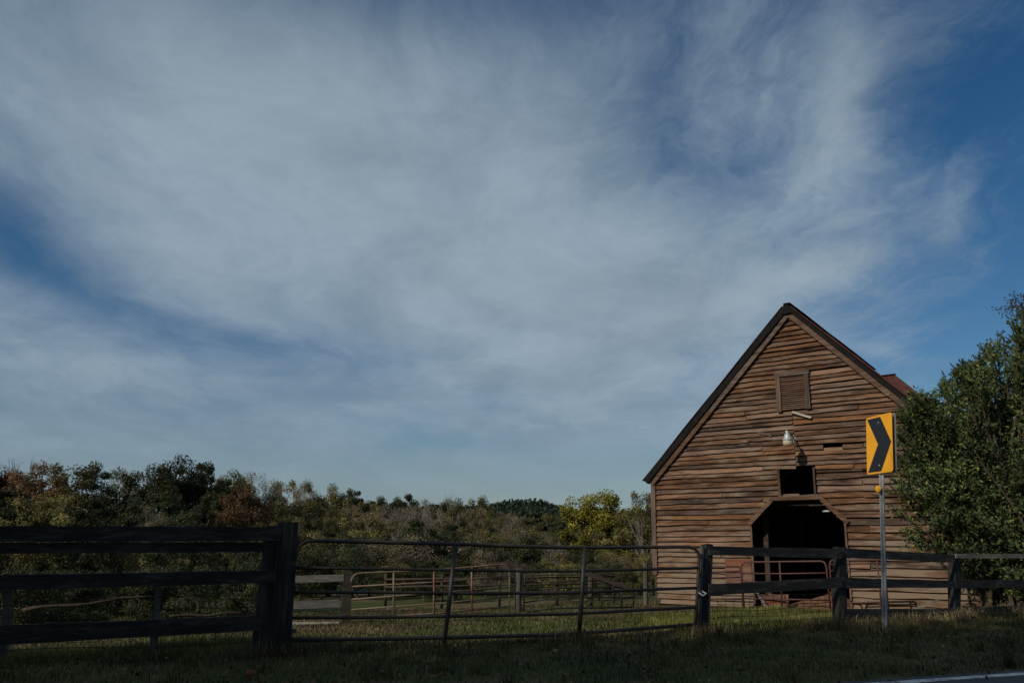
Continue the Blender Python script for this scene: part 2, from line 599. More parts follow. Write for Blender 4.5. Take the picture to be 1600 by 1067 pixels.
def asphalt_mat():
    m, g, b = mat_base('asphalt', 0.9, 0.3)
    p = g.n('ShaderNodeNewGeometry').outputs['Position']
    n1 = g.noise(p, 60, 5, 0.7).outputs[0]
    n2 = g.noise(p, 1.2, 5, 0.6).outputs[0]
    c = g.ramp(n1, [(0.35, (0.035, 0.036, 0.038)), (0.65, (0.085, 0.086, 0.088))])
    c = g.mix(g.smooth(n2, 0.5, 0.7), c, (0.065, 0.066, 0.068))
    g.put(b.inputs['Base Color'], c)
    bump(g, b, n1, 0.5, 0.006)
    return m


def paint_mat():
    m, g, b = mat_base('worn_white_paint', 0.8, 0.3)
    p = g.n('ShaderNodeNewGeometry').outputs['Position']
    n1 = g.noise(p, 26, 6, 0.7).outputs[0]
    n2 = g.noise(p, 3.0, 4, 0.6).outputs[0]
    f = g.smooth(g.m('ADD', g.m('MULTIPLY', n1, 0.6), g.m('MULTIPLY', n2, 0.5)), 0.50, 0.66)
    g.put(b.inputs['Base Color'], g.mix(f, (0.62, 0.61, 0.58), (0.09, 0.09, 0.09)))
    return m


# ------------------------------------------------------------------ ground and road
def spaced(lo, hi, near, n):
    t = np.linspace(-1, 1, n)
    k = 4.5
    s_ = np.sinh(k * t) / math.sinh(k)
    return np.where(s_ < 0, near + (near - lo) * s_, near + (hi - near) * s_)


def build_ground():
    xs = spaced(-900, 900, 0, 210)
    ys = spaced(-300, 1800, 16, 230)
    X, Y = np.meshgrid(xs, ys)
    Z = tz(X, Y)
    V = np.stack([X, Y, Z], -1).reshape(-1, 3)
    ny, nx = X.shape
    i = np.arange(ny - 1)[:, None] * nx + np.arange(nx - 1)[None, :]
    F = np.stack([i, i + 1, i + nx + 1, i + nx], -1).reshape(-1, 4)
    me = mesh_np('pasture_ground', V, F)
    me.polygons.foreach_set('use_smooth', [True] * len(me.polygons))
    o = link('pasture_ground', me, ground_mat())
    o['kind'] = 'structure'


build_ground()
RD = np.array([0.944, 0.330, 0.0])      # the road's direction
RN = np.array([0.330, -0.944, 0.0])     # across the road, towards the viewer
RE = np.array([3.9, 9.0, 0.0])          # a point on its far edge


def strip(name, a0, a1, z, mat, ragged=0.0, segs=160, lo=-90.0, hi=90.0, parent=None):
    V, F = [], []
    for i in range(segs + 1):
        t = lo + (hi - lo) * (0.5 + 0.5 * math.copysign(abs(2 * i / segs - 1) ** 1.8, 2 * i / segs - 1))
        j = random.uniform(-ragged, ragged)
        for k, a in enumerate((a0 + j, a1)):
            q = RE + RD * t + RN * a
            V.append((q[0], q[1], z))
        if i:
            F.append((2 * i - 2, 2 * i - 1, 2 * i + 1, 2 * i))
    o = MB().add(V, F).build(name, mat, parent)
    if parent is None:
        o['kind'] = 'structure'
    return o


road = strip('road', 0.02, 6.7, 0.008, asphalt_mat(), 0.05)
strip('edge_line', 0.16, 0.31, 0.012, paint_mat(), 0.012, parent=road)
strip('edge_line', 6.35, 6.5, 0.012, bpy.data.materials['worn_white_paint'], 0.0, parent=road)

# ------------------------------------------------------------------ barn
BU = np.array([0.8131, -0.5821, 0.0])
BL = np.array([4.45, 25.51, -0.45])
BRZ = math.atan2(BU[1], BU[0])
BW, BC, EAVE, APEX, BLEN = 9.0, 4.5, 3.72, 8.42, 11.0
LEAN = 0.021
barn = empty('barn', BL, 'old brown clapboard barn with steep gable and dark open doorway', 'barn', rz=BRZ)


def lean(v):
    return (v[0] + LEAN * v[2], v[1], v[2])


def bpart(mb, name, mat, parent=barn, smooth=False):
    return mb.build(name, mat, parent, smooth=smooth, warp=lean)


def gable_x(z):
    if z <= EAVE:
        return 0.0, BW
    t = (z - EAVE) / (APEX - EAVE)
    return BC * t, BW - BC * t


def door_edges(z):
    if z < 2.38:
        return 3.06, 5.62
    if z < 2.98:
        t = (z - 2.38) / 0.6
        return 3.06 + 0.62 * t, 5.62 - 0.56 * t
    return None


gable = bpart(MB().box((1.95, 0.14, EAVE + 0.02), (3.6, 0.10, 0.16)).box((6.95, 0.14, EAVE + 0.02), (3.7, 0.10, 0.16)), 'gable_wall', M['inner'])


def clapboard(x0, x1, z, h, warp_amt=0.0065, sag=0.0, shift=0.0, mat=None):
    """one lapped board of the gable wall, its lower edge proud"""
    n = max(2, int((x1 - x0) / 0.30))
    V, F = [], []
    ph = random.uniform(0, 6.28)
    lift = random.uniform(-0.004, 0.006)
    tilt = random.uniform(-0.008, 0.008) if random.random() < 0.88 else random.uniform(-0.026, 0.026)
    gap = random.uniform(0.012, 0.035) if random.random() < 0.14 else 0.0
    for i in range(n + 1):
        t = i / n
        x = x0 + (x1 - x0) * t
        wv = warp_amt * math.sin(ph + x * 1.9) + random.uniform(-0.0065, 0.0065) + tilt * (t - 0.5) * 2 + sag * t
        zb, zt = z + wv + gap * (0.6 + 0.4 * math.sin(x * 3.1 + ph)), z + h + 0.03 + wv * 0.6
        yb = -0.070 - lift * 2 + random.uniform(-0.014, 0.008)
        xe0 = xe1 = x
        if i == 0 or i == n:
            xe0 += random.uniform(-0.012, 0.012)
            if z > EAVE:                       # the cut along the rake
                gl = gable_x(z)[0], gable_x(z + h)[0]
                if i == 0 and abs(x0 - gl[0]) < 0.05:
                    xe1 = gl[1]
                if i == n and abs(x1 - (BW - gl[0])) < 0.05:
                    xe1 = BW - gl[1]
        V += [(xe0, yb + 0.022, zb - 0.004), (xe0, yb, zb + 0.003), (xe1, 0.0, zt), (xe1, 0.02, zt)]
    for i in range(n):
        k = i * 4
        for q in range(4):
            r_ = (q + 1) % 4
            F.append((k + q, k + 4 + q, k + 4 + r_, k + r_))
    F += [(0, 1, 2, 3), tuple(n * 4 + q for q in (3, 2, 1, 0))]
    bpart(MB().add(V, F), 'board', mat or M['siding'], gable)


def run(x0, x1, z, h, joints=(), maxlen=4.2, **kw):
    """boards end to end from x0 to x1"""
    cuts = sorted([j for j in joints if x0 + 0.3 < j < x1 - 0.3])
    pts = [x0] + cuts + [x1]
    out = [pts[0]]
    for a, b in zip(pts, pts[1:]):
        while b - a > maxlen:
            a = a + random.uniform(1.6, maxlen - 0.5)
            if b - a < 0.7:
                break
            out.append(a)
        out.append(b)
    for a, b in zip(out, out[1:]):
        clapboard(a + 0.004, b - 0.004, z + random.choice((0, 0, 0, 0.012, -0.012)), h, **kw)


def siding():
    # left of the doorway and of the loft opening
    z = 0.06
    while z < 3.70:
        h = min(random.uniform(0.14, 0.175), 3.74 - z)
        if h < 0.06:
            break
        zm = z + h / 2
        e = door_edges(zm)
        right = e[0] if e else (3.88 if zm > 3.08 else 4.45)
        if z < 0.9:
            run(0.02, right, z, h, joints=(2.2 + random.uniform(-0.3, 0.3),))
        else:
            run(0.02, right, z, h, joints=((2.98,) if 1.2 < z < 2.6 else ()) + ((1.9 + random.uniform(-0.7, 0.7),) if random.random() < 0.3 else ()))
        z += h
    # right of them, slightly wider boards
    z = 0.10
    while z < 3.78:
        h = min(random.uniform(0.165, 0.205), 3.80 - z)
        if h < 0.06:
            break
        zm = z + h / 2
        e = door_edges(zm)
        left = e[1] if e else (4.96 if zm > 3.08 else 4.45)
        run(left, BW - 0.02, z, h, joints=(6.15 + random.uniform(-0.1, 0.1),) if random.random() < 0.35 else ())
        z += h
    # the gable, two halves that do not quite line up until above the louvre
    for half in (0, 1):
        z = 3.745 if half == 0 else 3.81
        while z < 5.62:
            h = random.uniform(0.128, 0.155)
            zm = z + h / 2
            gl, gr = gable_x(z)
            a, b = (gl, 4.42) if half == 0 else (4.42, gr)
            if z < 3.86:
                a, b = (a, 3.90) if half == 0 else (4.94, b)
            if 5.50 < zm:
                if half == 0:
                    b = 4.02
                else:
                    a = 4.93
            if half == 1 and 4.25 < z < 4.39:              # the torn board
                run(a, 5.20, z, h)
                clapboard(5.72, 6.25, z - 0.005, h * 0.55)
                run(6.27, b, z, h)
            else:
                run(a, b, z, h, joints=((3.35 + random.uniform(-0.4, 0.4),) if half == 0 and random.random() < 0.5 else
                                        ((6.0 + random.uniform(-0.5, 0.5),) if random.random() < 0.4 else ())))
            z += h
            if half == 0:
                zl = z
            else:
                zr = z
    for half in (0, 1):
        z = zl if half == 0 else zr
        while z < 6.58:
            h = random.uniform(0.125, 0.152)
            gl, gr = gable_x(z)
            run(gl, 4.02, z, h) if half == 0 else run(4.93, gr, z, h)
            z += h
        if half == 0:
            z1 = z
        else:
            z2 = z
    z = max(z1, z2) - 0.01
    if z1 < z - 0.05:
        clapboard(gable_x(z1)[0], 4.45, z1, z - z1)
    if z2 < z - 0.05:
        clapboard(4.45, gable_x(z2)[1], z2, z - z2)
    while z < 8.25:
        h = random.uniform(0.125, 0.152)
        gl, gr = gable_x(z)
        run(gl, gr, z, h, sag=0.0)
        z += h


siding()

# corner board, rake boards, openings
bpart(MB().plank((-0.03, -0.075, 0.9), (-0.03, -0.075, 3.66), 0.05, 0.15, (0, -1, 0), 4, 0.006), 'corner_board', M['trim_up'])
bpart(MB().plank((-0.05, 0.06, 1.1), (-0.05, 0.06, 3.6), 0.04, 0.16, (-1, 0, 0), 4, 0.006), 'corner_board', M['trim_up'])
bpart(MB().plank((0.0, -0.03, 0.05), (-0.02, -0.03, 0.88), 0.04, 0.10, (0, -1, 0), 3, 0.01), 'corner_board', M['inner'])
bpart(MB().plank((BW + 0.03, -0.04, 0.05), (BW + 0.03, -0.04, 3.7), 0.05, 0.15, (0, -1, 0), 4, 0.006), 'corner_board', M['trim_up'])
SL = math.atan2(APEX - EAVE, BC)
dl = np.array([math.cos(SL), 0, math.sin(SL)])
dr = np.array([-math.cos(SL), 0, math.sin(SL)])
rl0 = np.array([-0.10, -0.125, EAVE - 0.10 * math.tan(SL)])
rr0 = np.array([BW + 0.10, -0.125, EAVE - 0.10 * math.tan(SL)])
RK = (BC + 0.10) / math.cos(SL)


def rake_board(p0, d, t0, t1):
    return bpart(MB().plank(p0 + d * t0, p0 + d * t1, 0.035, 0.17, (0, -1, 0), 5, 0.008), 'rake_board', M['trim'])


for p0, d in ((rl0, dl), (rr0, dr)):
    rake_board(p0, d, 0.02, RK * 0.44)
    rake_board(p0, d, RK * 0.44 + 0.01, RK - 0.05)

# doorway trim
def trim(p0, p1, w=0.125, y=-0.125, mat='trim', name='door_trim'):
    bpart(MB().plank((p0[0], y, p0[1]), (p1[0], y, p1[1]), 0.045, w, (0, -1, 0), 3, 0.006), name, M[mat])


trim((2.99, 2.36), (3.68, 3.02))
trim((3.64, 3.06), (5.12, 3.06), 0.11, -0.13)
trim((5.08, 3.02), (5.72, 2.36))
trim((3.04, 0.02), (3.04, 2.34), 0.06, -0.085, 'trim_up', 'door_jamb')
trim((5.64, 0.05), (5.64, 2.34), 0.05, -0.085, 'trim_up', 'door_jamb')
# loft opening
trim((3.93, 3.12), (3.93, 3.90), 0.07, -0.105, 'trim_up', 'loft_frame')
trim((4.92, 3.12), (4.92, 3.90), 0.06, -0.105, 'trim_up', 'loft_frame')
trim((3.88, 3.10), (4.98, 3.12), 0.05, -0.11, 'grey_wood', 'loft_frame')
# louvred vent
vent = bpart(MB().plank((3.98, -0.115, 6.62), (4.98, -0.115, 6.62), 0.05, 0.13, (0, -1, 0), 2, 0.004), 'louvre_vent', M['trim'])
bpart(MB().plank((4.07, -0.115, 5.53), (4.07, -0.115, 6.55), 0.05, 0.13, (0, -1, 0), 2, 0.004), 'vent_frame', M['trim_up'], vent)
bpart(MB().plank((4.89, -0.115, 5.55), (4.89, -0.115, 6.55), 0.05, 0.13, (0, -1, 0), 2, 0.004), 'vent_frame', M['trim_up'], vent)
for i in range(17):
    z = 5.60 + i * 0.057
    bpart(MB().plank((4.13, -0.085, z), (4.83, -0.085, z + random.uniform(-0.006, 0.006)), 0.012, 0.065, (0, -0.75, 0.66), 1), 'slat', M['trim'], vent)
bpart(MB().plank((4.03, -0.01, 5.47), (4.92, -0.01, 5.47), 0.03, 0.07, (0, -1, 0), 1), 'sill', M['inner'], vent)
# loose sticks caught on the siding
bpart(MB().plank((4.42, -0.10, 5.50), (4.95, -0.13, 5.28), 0.025, 0.065, (0.2, -1, 0.5), 2, 0.004), 'loose_slat', M['pale_wood'])
bpart(MB().plank((3.40, -0.09, 4.98), (3.78, -0.07, 4.86), 0.015, 0.035, (0, -1, 0), 2, 0.003), 'loose_slat', M['grey_wood'])
# reddish patch boards beside the doorway
for i in range(4):
    bpart(MB().plank((2.22, -0.105, 0.72 + i * 0.19), (3.0, -0.105, 0.73 + i * 0.19), 0.022, 0.18, (0, -1, 0), 2, 0.004), 'patch_board', M['red_plank'], gable)


# other walls, with their own lap lines, loft floor and posts
def lap_wall(a, b, h, out, name):
    a, b, out = Vector(a), Vector(b), Vector(out)
    mb = MB()
    z = 0.0
    V, F = [], []
    rows = int(h / 0.2)
    for i in range(rows):
        z0, z1 = i * 0.2, (i + 1) * 0.2 + 0.02
        k = len(V)
        V += [a + out * 0.04 + Vector((0, 0, z0)), b + out * 0.04 + Vector((0, 0, z0)), b + Vector((0, 0, z1)), a + Vector((0, 0, z1)),
              a - out * 0.04 + Vector((0, 0, z0)), b - out * 0.04 + Vector((0, 0, z0)), b - out * 0.03 + Vector((0, 0, z1)), a - out * 0.03 + Vector((0, 0, z1))]
        F += [(k, k + 1, k + 2, k + 3), (k + 5, k + 4, k + 7, k + 6), (k, k + 4, k + 5, k + 1), (k + 3, k + 2, k + 6, k + 7)]
    mb.add(V, F)
    return bpart(mb, name, M['siding'])


lap_wall((0, BLEN, 0), (0, 0.16, 0), EAVE, (-1, 0, 0), 'side_wall')
lap_wall((BW, 0.16, 0), (BW, BLEN, 0), EAVE, (1, 0, 0), 'side_wall')
lap_wall((BW, BLEN, 0), (0, BLEN, 0), EAVE, (0, 1, 0), 'back_wall')
bk = MB()
bk.add([(0, BLEN, EAVE), (BW, BLEN, EAVE), (BC, BLEN, APEX), (0, BLEN + 0.06, EAVE), (BW, BLEN + 0.06, EAVE), (BC, BLEN + 0.06, APEX)],
       [(0, 1, 2), (5, 4, 3), (0, 3, 4, 1), (1, 4, 5, 2), (2, 5, 3, 0)])
bpart(bk, 'back_gable', M['siding'])
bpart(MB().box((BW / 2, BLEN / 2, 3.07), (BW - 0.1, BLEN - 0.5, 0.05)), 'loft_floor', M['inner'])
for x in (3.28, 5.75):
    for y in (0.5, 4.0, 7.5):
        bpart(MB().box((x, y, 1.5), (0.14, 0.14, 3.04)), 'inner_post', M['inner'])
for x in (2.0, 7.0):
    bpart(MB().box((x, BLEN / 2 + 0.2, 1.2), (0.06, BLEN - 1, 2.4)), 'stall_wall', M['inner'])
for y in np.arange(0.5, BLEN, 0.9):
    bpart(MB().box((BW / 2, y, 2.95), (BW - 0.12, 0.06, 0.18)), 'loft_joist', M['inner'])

# roof: deck, dark barge edge, rusted sheets
OH = 0.19


def roof_side(sgn):
    x_e = -0.17 if sgn < 0 else BW + 0.17
    TH = 0.17 if sgn < 0 else 0.11
    z_e = EAVE - 0.17 * math.tan(SL) + 0.10
    p_e, p_r = Vector((x_e, 0, z_e)), Vector((BC, 0, APEX + 0.10))
    nrm = Vector((sgn * math.sin(SL), 0, math.cos(SL)))
    dk = MB()
    V, F = [], []
    n = 12
    for i in range(n + 1):
        p = p_e.lerp(p_r, i / n)
        j = random.uniform(-0.03, 0.015)
        for y in (-OH + j, BLEN + 0.3):
            for o in (0.0, TH):
                V.append(p + Vector((0, y, 0)) + nrm * o)
    for i in range(n):
        k = i * 4
        F += [(k, k + 4, k + 6, k + 2), (k + 1, k + 3, k + 7, k + 5), (k, k + 1, k + 5, k + 4), (k + 2, k + 6, k + 7, k + 3)]
    F += [(0, 2, 3, 1), (4 * n, 4 * n + 1, 4 * n + 3, 4 * n + 2)]
    roof = bpart(dk.add(V, F), 'roof', M['roof_dark'])
    # rafters showing under the overhang
    sheets = 16
    L_ = (p_r - p_e).length
    for i in range(sheets):
        y0 = -OH - 0.03 + i * (BLEN + 0.36) / sheets
        y1 = y0 + (BLEN + 0.36) / sheets + 0.02
        V, F = [], []
        rows = 7
        for q in range(rows + 1):
            p = p_e.lerp(p_r, q / rows) + nrm * (TH + 0.015 + random.uniform(-0.006, 0.012)) - (p_r - p_e).normalized() * (0.05 if q == 0 else 0)
            for y, o in ((y0, 0.0), (y0 + 0.03, 0.025), (y0 + 0.06, 0.0), (y1 - 0.02, 0.0)):
                V.append(p + Vector((0, y, 0)) + nrm * o)
        for q in range(rows):
            for e in range(3):
                k = q * 4 + e
                F.append((k, k + 1, k + 5, k + 4))
        bpart(MB().add(V, F), 'metal_sheet', M['roof_rust'], roof)
    return roof


roof_l = roof_side(-1)
roof_r = roof_side(1)
bpart(MB().plank((BC, -OH - 0.05, APEX + 0.30), (BC, BLEN + 0.3, APEX + 0.30), 0.02, 0.20, (0, 0, 1), 8, 0.012), 'ridge_cap', M['roof_dark'])
bpart(MB().add([(BC - 0.16, y, APEX - 0.02) for y in (-OH - 0.02, BLEN + 0.28)] + [(BC + 0.14, y, APEX + 0.0) for y in (-OH - 0.02, BLEN + 0.28)] + [(BC + 0.04, y, APEX + 0.285) for y in (-OH - 0.02, BLEN + 0.28)] + [(BC - 0.10, y, APEX + 0.275) for y in (-OH - 0.02, BLEN + 0.28)],
               [(0, 2, 4, 6), (7, 5, 3, 1), (0, 1, 3, 2), (2, 3, 5, 4), (4, 5, 7, 6), (6, 7, 1, 0)]), 'ridge_beam', M['roof_dark'])
# the raised cross roof on the right-hand slope
cg = MB()
zr_, y0_, y1_, ym = 7.06, 2.5, 5.7, 4.1
xi = BC + (APEX + 0.2 - zr_) / math.tan(SL)
xo = 6.5
ze = 4.95
cg.add([(xi - 0.15, ym, zr_), (xo, ym, zr_), (xo + 1.9, y0_, ze), (xi + 0.9, y0_, ze), (xo + 1.9, y1_, ze), (xi + 0.9, y1_, ze),
        (xo + 2.0, ym, ze)],
       [(0, 3, 2, 1), (0, 1, 4, 5), (1, 2, 6), (1, 6, 4)])
bpart(cg, 'cross_roof', M['roof_rust'])
bpart(MB().plank((xi - 0.1, ym, zr_ + 0.004), (xo + 0.03, ym, zr_ + 0.004), 0.02, 0.16, (0, 0, 1), 3, 0.004), 'ridge_cap', M['roof_rust'])
fl = MB()
fl.add([(0.05, 0.1, 0.02), (BW - 0.05, 0.1, 0.14), (BW - 0.05, BLEN, 0.1), (0.05, BLEN, 0.02)], [(0, 1, 2, 3)])
bpart(fl, 'dirt_floor', M['dirt'])
BM = Matrix.Translation(Vector(BL)) @ Matrix.Rotation(BRZ, 4, 'Z')


def bw(x, y, z):
    """barn coordinates to the world"""
    v = BM @ Vector((x + LEAN * z, y, z))
    return np.array(v)


# ------------------------------------------------------------------ lamps of the barn
def barn_light():
    base = bw(4.44, -0.05, 4.70)
    t = empty('barn_light', base, 'grey yard light with glass jar on curved arm above the loft opening', 'lamp', rz=BRZ)
    MB().box((0, 0.0, 0), (0.10, 0.04, 0.16)).tube([(0, -0.01, 0), (0.0, -0.03, 0)], 0.05).build('mount_plate', M['lamp_arm'], t)
    pts = []
    for i in range(13):
        a = i / 12
        pts.append((0.0, -0.02 - 0.62 * a, -0.02 + 0.10 * math.sin(a * math.pi) + 0.04 * a))
    MB().tube(pts, 0.017, 8).build('arm', M['lamp_arm'], t, True)
    loop = [(0.0, -0.16 + 0.10 * math.cos(a), -0.04 + 0.10 * math.sin(a)) for a in np.linspace(0, 2 * math.pi, 15)]
    MB().tube(loop, 0.010, 6).build('cable_loop', M['lamp_arm'], t, True)
    c = (0, -0.70, -0.08)
    MB().lathe([(0.0, 0.27), (0.035, 0.27), (0.045, 0.24), (0.035, 0.20), (0.06, 0.18), (0.085, 0.14), (0.10, 0.08), (0.10, 0.05), (0.135, 0.03), (0.14, -0.005), (0.10, -0.01)], c, 22).build('lamp_head', M['lamp_metal'], t, True)
    MB().lathe([(0.125, -0.005), (0.135, -0.05), (0.13, -0.11), (0.115, -0.15), (0.0, -0.155)], c, 22).build('glass_jar', M['lamp_glass'], t, True)


barn_light()


def inner_lamp():
    p = bw(4.98, 0.75, 2.87)
    t = empty('hanging_lamp', p, 'small pale lamp hanging just inside the barn doorway at the top', 'lamp')
    MB().lathe([(0.0, 0.0), (0.025, 0.0), (0.03, -0.06), (0.05, -0.08), (0.14, -0.16), (0.145, -0.18), (0.12, -0.17), (0.0, -0.09)], (0, 0, 0), 18).build('lamp_shade', M['lamp_metal'], t, True)
    MB().lathe([(0.02, -0.1), (0.045, -0.16), (0.03, -0.2), (0.0, -0.21)], (0, 0, 0), 12).build('bulb', M['lamp_glass'], t, True)


inner_lamp()


# ------------------------------------------------------------------ red pipe panels and litter in front of the doorway
def pipe_panel(x0, x1, y0, y1, zs, ups, label, tilt=0.0):
    a, b = bw(x0, y0, 0), bw(x1, y1, 0)
    za, zb = float(tz(a[0], a[1])), float(tz(b[0], b[1]))
    a[2], b[2] = za, zb
    t = empty('pipe_panel', a, label, 'panel', 'red pipe panels before the barn doorway')
    d = b - a

    def P(u, z):
        q = d * u
        return (q[0] + tilt * z * 0.2, q[1], q[2] + z)
    top, bot = zs[-1], zs[0]
    c = 0.05
    MB().tube([P(0, 0.0), P(0, top - 0.14), P(c * 0.3, top - 0.04), P(c, top), P(1 - c, top), P(1 - c * 0.3, top - 0.04), P(1, top - 0.14), P(1, 0.0)], 0.024, 8).build('frame', M['panel_red'], t, True)
    for z in zs[:-1]:
        MB().tube([P(0, z), P(0.5, z + random.uniform(-0.02, 0.01)), P(1, z)], 0.020, 8).build('rail', M['panel_red'], t, True)
    for u in ups:
        MB().tube([P(u, 0.02), P(u + 0.01, top)], 0.022, 8).build('upright', M['panel_red'], t, True)
    return t


pipe_panel(2.15, 3.22, -1.9, -1.5, (0.28, 0.62, 0.85, 1.0, 1.12), (0.12,), 'short red pipe panel left of the barn doorway, against the siding')
pipe_panel(3.24, 5.52, -1.5, -1.7, (0.30, 0.72, 0.95, 1.24), (0.46,), 'long red pipe panel standing across the barn doorway')
pipe_panel(5.60, 6.85, -1.7, -1.6, (0.25, 0.60, 1.0, 1.16, 1.25), (0.88,), 'red pipe panel right of the barn doorway behind the sign post')


def mound():
    c = bw(5.0, 0.5, 0.1)
    n, m = 26, 12
    V, F = [], []
    for i in range(m + 1):
        r_ = i / m
        for k in range(n):
            a = 2 * math.pi * k / n
            rr = r_ * (1.1 + 0.15 * math.sin(3 * a) + 0.1 * math.sin(5 * a + 1))
            h = 0.42 * (1 - r_) ** 1.1 * (1 + 0.15 * math.sin(4 * a + 6 * r_)) + random.uniform(-0.015, 0.02)
            V.append((rr * math.cos(a) * 1.15, rr * math.sin(a), h - 0.05))
    for i in range(m):
        for k in range(n):
            k2 = (k + 1) % n
            F.append((i * n + k, i * n + k2, (i + 1) * n + k2, (i + 1) * n + k))
    o = MB().add(V, F).build('dirt_mound', M['dirt'], None, True)
    o.location = tuple(c)
    tag(o, 'reddish mound of dirt heaped inside the barn doorway', 'dirt mound')


mound()


def crate():
    c = bw(3.78, -0.55, 0.0)
    c[2] = float(tz(c[0], c[1]))
    t = empty('wooden_crate', c, 'low orange-brown plank crate at the left of the barn doorway', 'crate', rz=BRZ + 0.1)
    for i in range(3):
        MB().box((0, -0.22, 0.10 + i * 0.125), (0.62, 0.02, 0.115)).build('slat', M['red_plank'], t)
        MB().box((0, 0.22, 0.10 + i * 0.125), (0.62, 0.02, 0.115)).build('slat', M['red_plank'], t)
    for x in (-0.31, 0.31):
        for y in (-0.2, 0.2):
            MB().box((x * 0.97, y, 0.21), (0.05, 0.06, 0.42)).build('corner_post', M['red_plank'], t)
    MB().box((0, 0, 0.05), (0.58, 0.40, 0.02)).build('bottom', M['red_plank'], t)


crate()
for (a, b, lab) in (((3.35, -0.95, 0.62), (3.75, -1.1, 0.12), 'short pale plank leaning beside the crate in the barn doorway'),
                    ((6.9, -1.3, 0.10), (7.9, -1.15, 0.52), 'long pale plank slanting against the siding behind the right fence')):
    p, q = bw(*a), bw(*b)
    o = MB().plank((0, 0, 0), q - p, 0.03, 0.07, (0.2, -1, 0.3), 3, 0.004).build('leaning_plank', M['grey_wood'])
    o.location = tuple(p)
    tag(o, lab, 'plank')


# ------------------------------------------------------------------ fences and gates along the verge
def px_board(root, wall, tl, tr, br, bl, mat, thick=0.035, off=0.0, name='board', segs=8, jit=0.004):
    P = [wall.hit(*q, off=off) for q in (tl, tr, br, bl)]
    return MB().quadplank(*P, thick, wall.n, segs, jit).build(name, mat, root, origin=root.location)


def px_post(root, wall, top, bot, wpx, mat, depth=0.16, off=-0.10, name='post', sink=0.25, taper=1.0):
    a, b = wall.hit(*top, off=off), wall.hit(*bot, off=off)
    w = wpx / FOC * np.linalg.norm(b - EYE) * 0.97
    b = b + (b - a) / np.linalg.norm(b - a) * sink
    n = 5
    V, F = [], []
    for i in range(n + 1):
        t = i / n
        c = b * (1 - t) + a * t
        s_ = 1 + (taper - 1) * t
        dep = depth * s_
        for (x, y) in ((-1, 1), (1, 1), (1, -1), (-1, -1)):
            q = c + wall.d * (x * w * s_ / 2 + random.uniform(-0.006, 0.006)) + wall.n * (y * dep / 2 + random.uniform(-0.006, 0.006))
            if i == n:
                q = q + np.array([0, 0, random.uniform(-0.012, 0.012)])
            V.append(q)
    for i in range(n):
        k = i * 4
        for q in range(4):
            r_ = (q + 1) % 4
            F.append((k + q, k + r_, k + 4 + r_, k + 4 + q))
    F += [(3, 2, 1, 0), (n * 4, n * 4 + 1, n * 4 + 2, n * 4 + 3)]
    return MB().add(V, F).build(name, mat, root, origin=root.location)


LEFT = Wall((-6.0, 9.92), (-3.0, 10.95))


def left_fence():
    t = empty('board_fence', (-3.05, 10.9, 0), 'black four-board fence running off to the left of the tube gate', 'fence')
    B, P = M['black_board'], M['black_post']
    px_board(t, LEFT, (-160, 821), (440, 823), (440, 845), (-160, 847), B, 0.045, 0.03, segs=14)
    px_board(t, LEFT, (-160, 848), (421, 846.5), (421, 862), (-160, 866), B, 0.03, -0.035, segs=14)
    px_board(t, LEFT, (-160, 901), (432, 890.5), (431, 910), (-160, 926), B, 0.04, 0.02, segs=14)
    px_board(t, LEFT, (-160, 983), (408, 961), (408, 984), (-160, 1017), B, 0.04, 0.02, segs=14)
    px_post(t, LEFT, (429, 822), (405, 1021), 24, P, 0.18, -0.11)
    px_post(t, LEFT, (450, 816), (436, 1023), 29, P, 0.22, -0.10)
    px_post(t, LEFT, (466, 815), (452, 930), 10, M['grey_post'], 0.05, -0.34, name='weathered_plank', sink=0.0)
    px_post(t, LEFT, (-120, 826), (-150, 1052), 24, P, 0.16, -0.12)


left_fence()
GATE = Wall((-2.86, 11.02), (2.93, 13.28))


def tube_gate():
    o = GATE.hit(452, 1000)
    t = empty('tube_gate', (o[0], o[1], 0), 'long dark five-rail tube gate with rounded corners in front', 'gate')
    S = M['gate_steel']

    def line(pts, rad, name, off=0.0):
        MB().tube([GATE.hit(*p, off=off) for p in pts], rad, 10).build(name, S, t, True, origin=t.location)
    line([(452, 1000), (455, 950), (458, 905), (461, 872), (464, 860), (470, 851), (478, 846), (490, 844.5), (600, 847), (720, 850), (800, 853), (880, 855),
          (980, 855), (1060, 854), (1076, 854), (1086, 857), (1091, 863), (1092.5, 872), (1090, 920), (1087, 975)], 0.027, 'frame')
    line([(461, 887), (580, 888), (720, 890.5), (880, 892), (980, 890), (1091, 887)], 0.023, 'rail')
    line([(457, 925), (580, 925), (720, 926.5), (880, 926), (1089, 918)], 0.023, 'rail')
    line([(454, 965), (580, 964), (720, 962), (880, 959), (1088, 948.5)], 0.023, 'rail')
    line([(451, 999), (580, 998), (720, 995), (880, 991), (1087, 975)], 0.027, 'rail')
    line([(711.5, 852), (702, 940), (692, 1019)], 0.034, 'upright', 0.02)
    line([(914, 856), (909, 930), (904, 1004)], 0.034, 'upright', 0.02)
    for y in (880, 985):
        a = GATE.hit(453, y)
        MB().box(a, (0.16, 0.05, 0.05)).build('hinge', S, t, origin=t.location)
    c = GATE.hit(1091, 925)
    MB().tube([c + np.array([0, -0.03, 0.0]), c + np.array([0.06, -0.05, -0.05]), c + np.array([0.13, 0.0, -0.02]), c + np.array([0.06, 0.04, 0.02]), c + np.array([0, 0.03, 0])], 0.011, 6).build('chain', M['galv'], t, True, origin=t.location)


tube_gate()
RIGHT = Wall((3.08, 13.40), (5.63, 14.52))
RIGHT2 = Wall((5.63, 14.52), (8.6, 16.36))
RIGHT3 = Wall((8.6, 16.36), (10.72, 17.55))


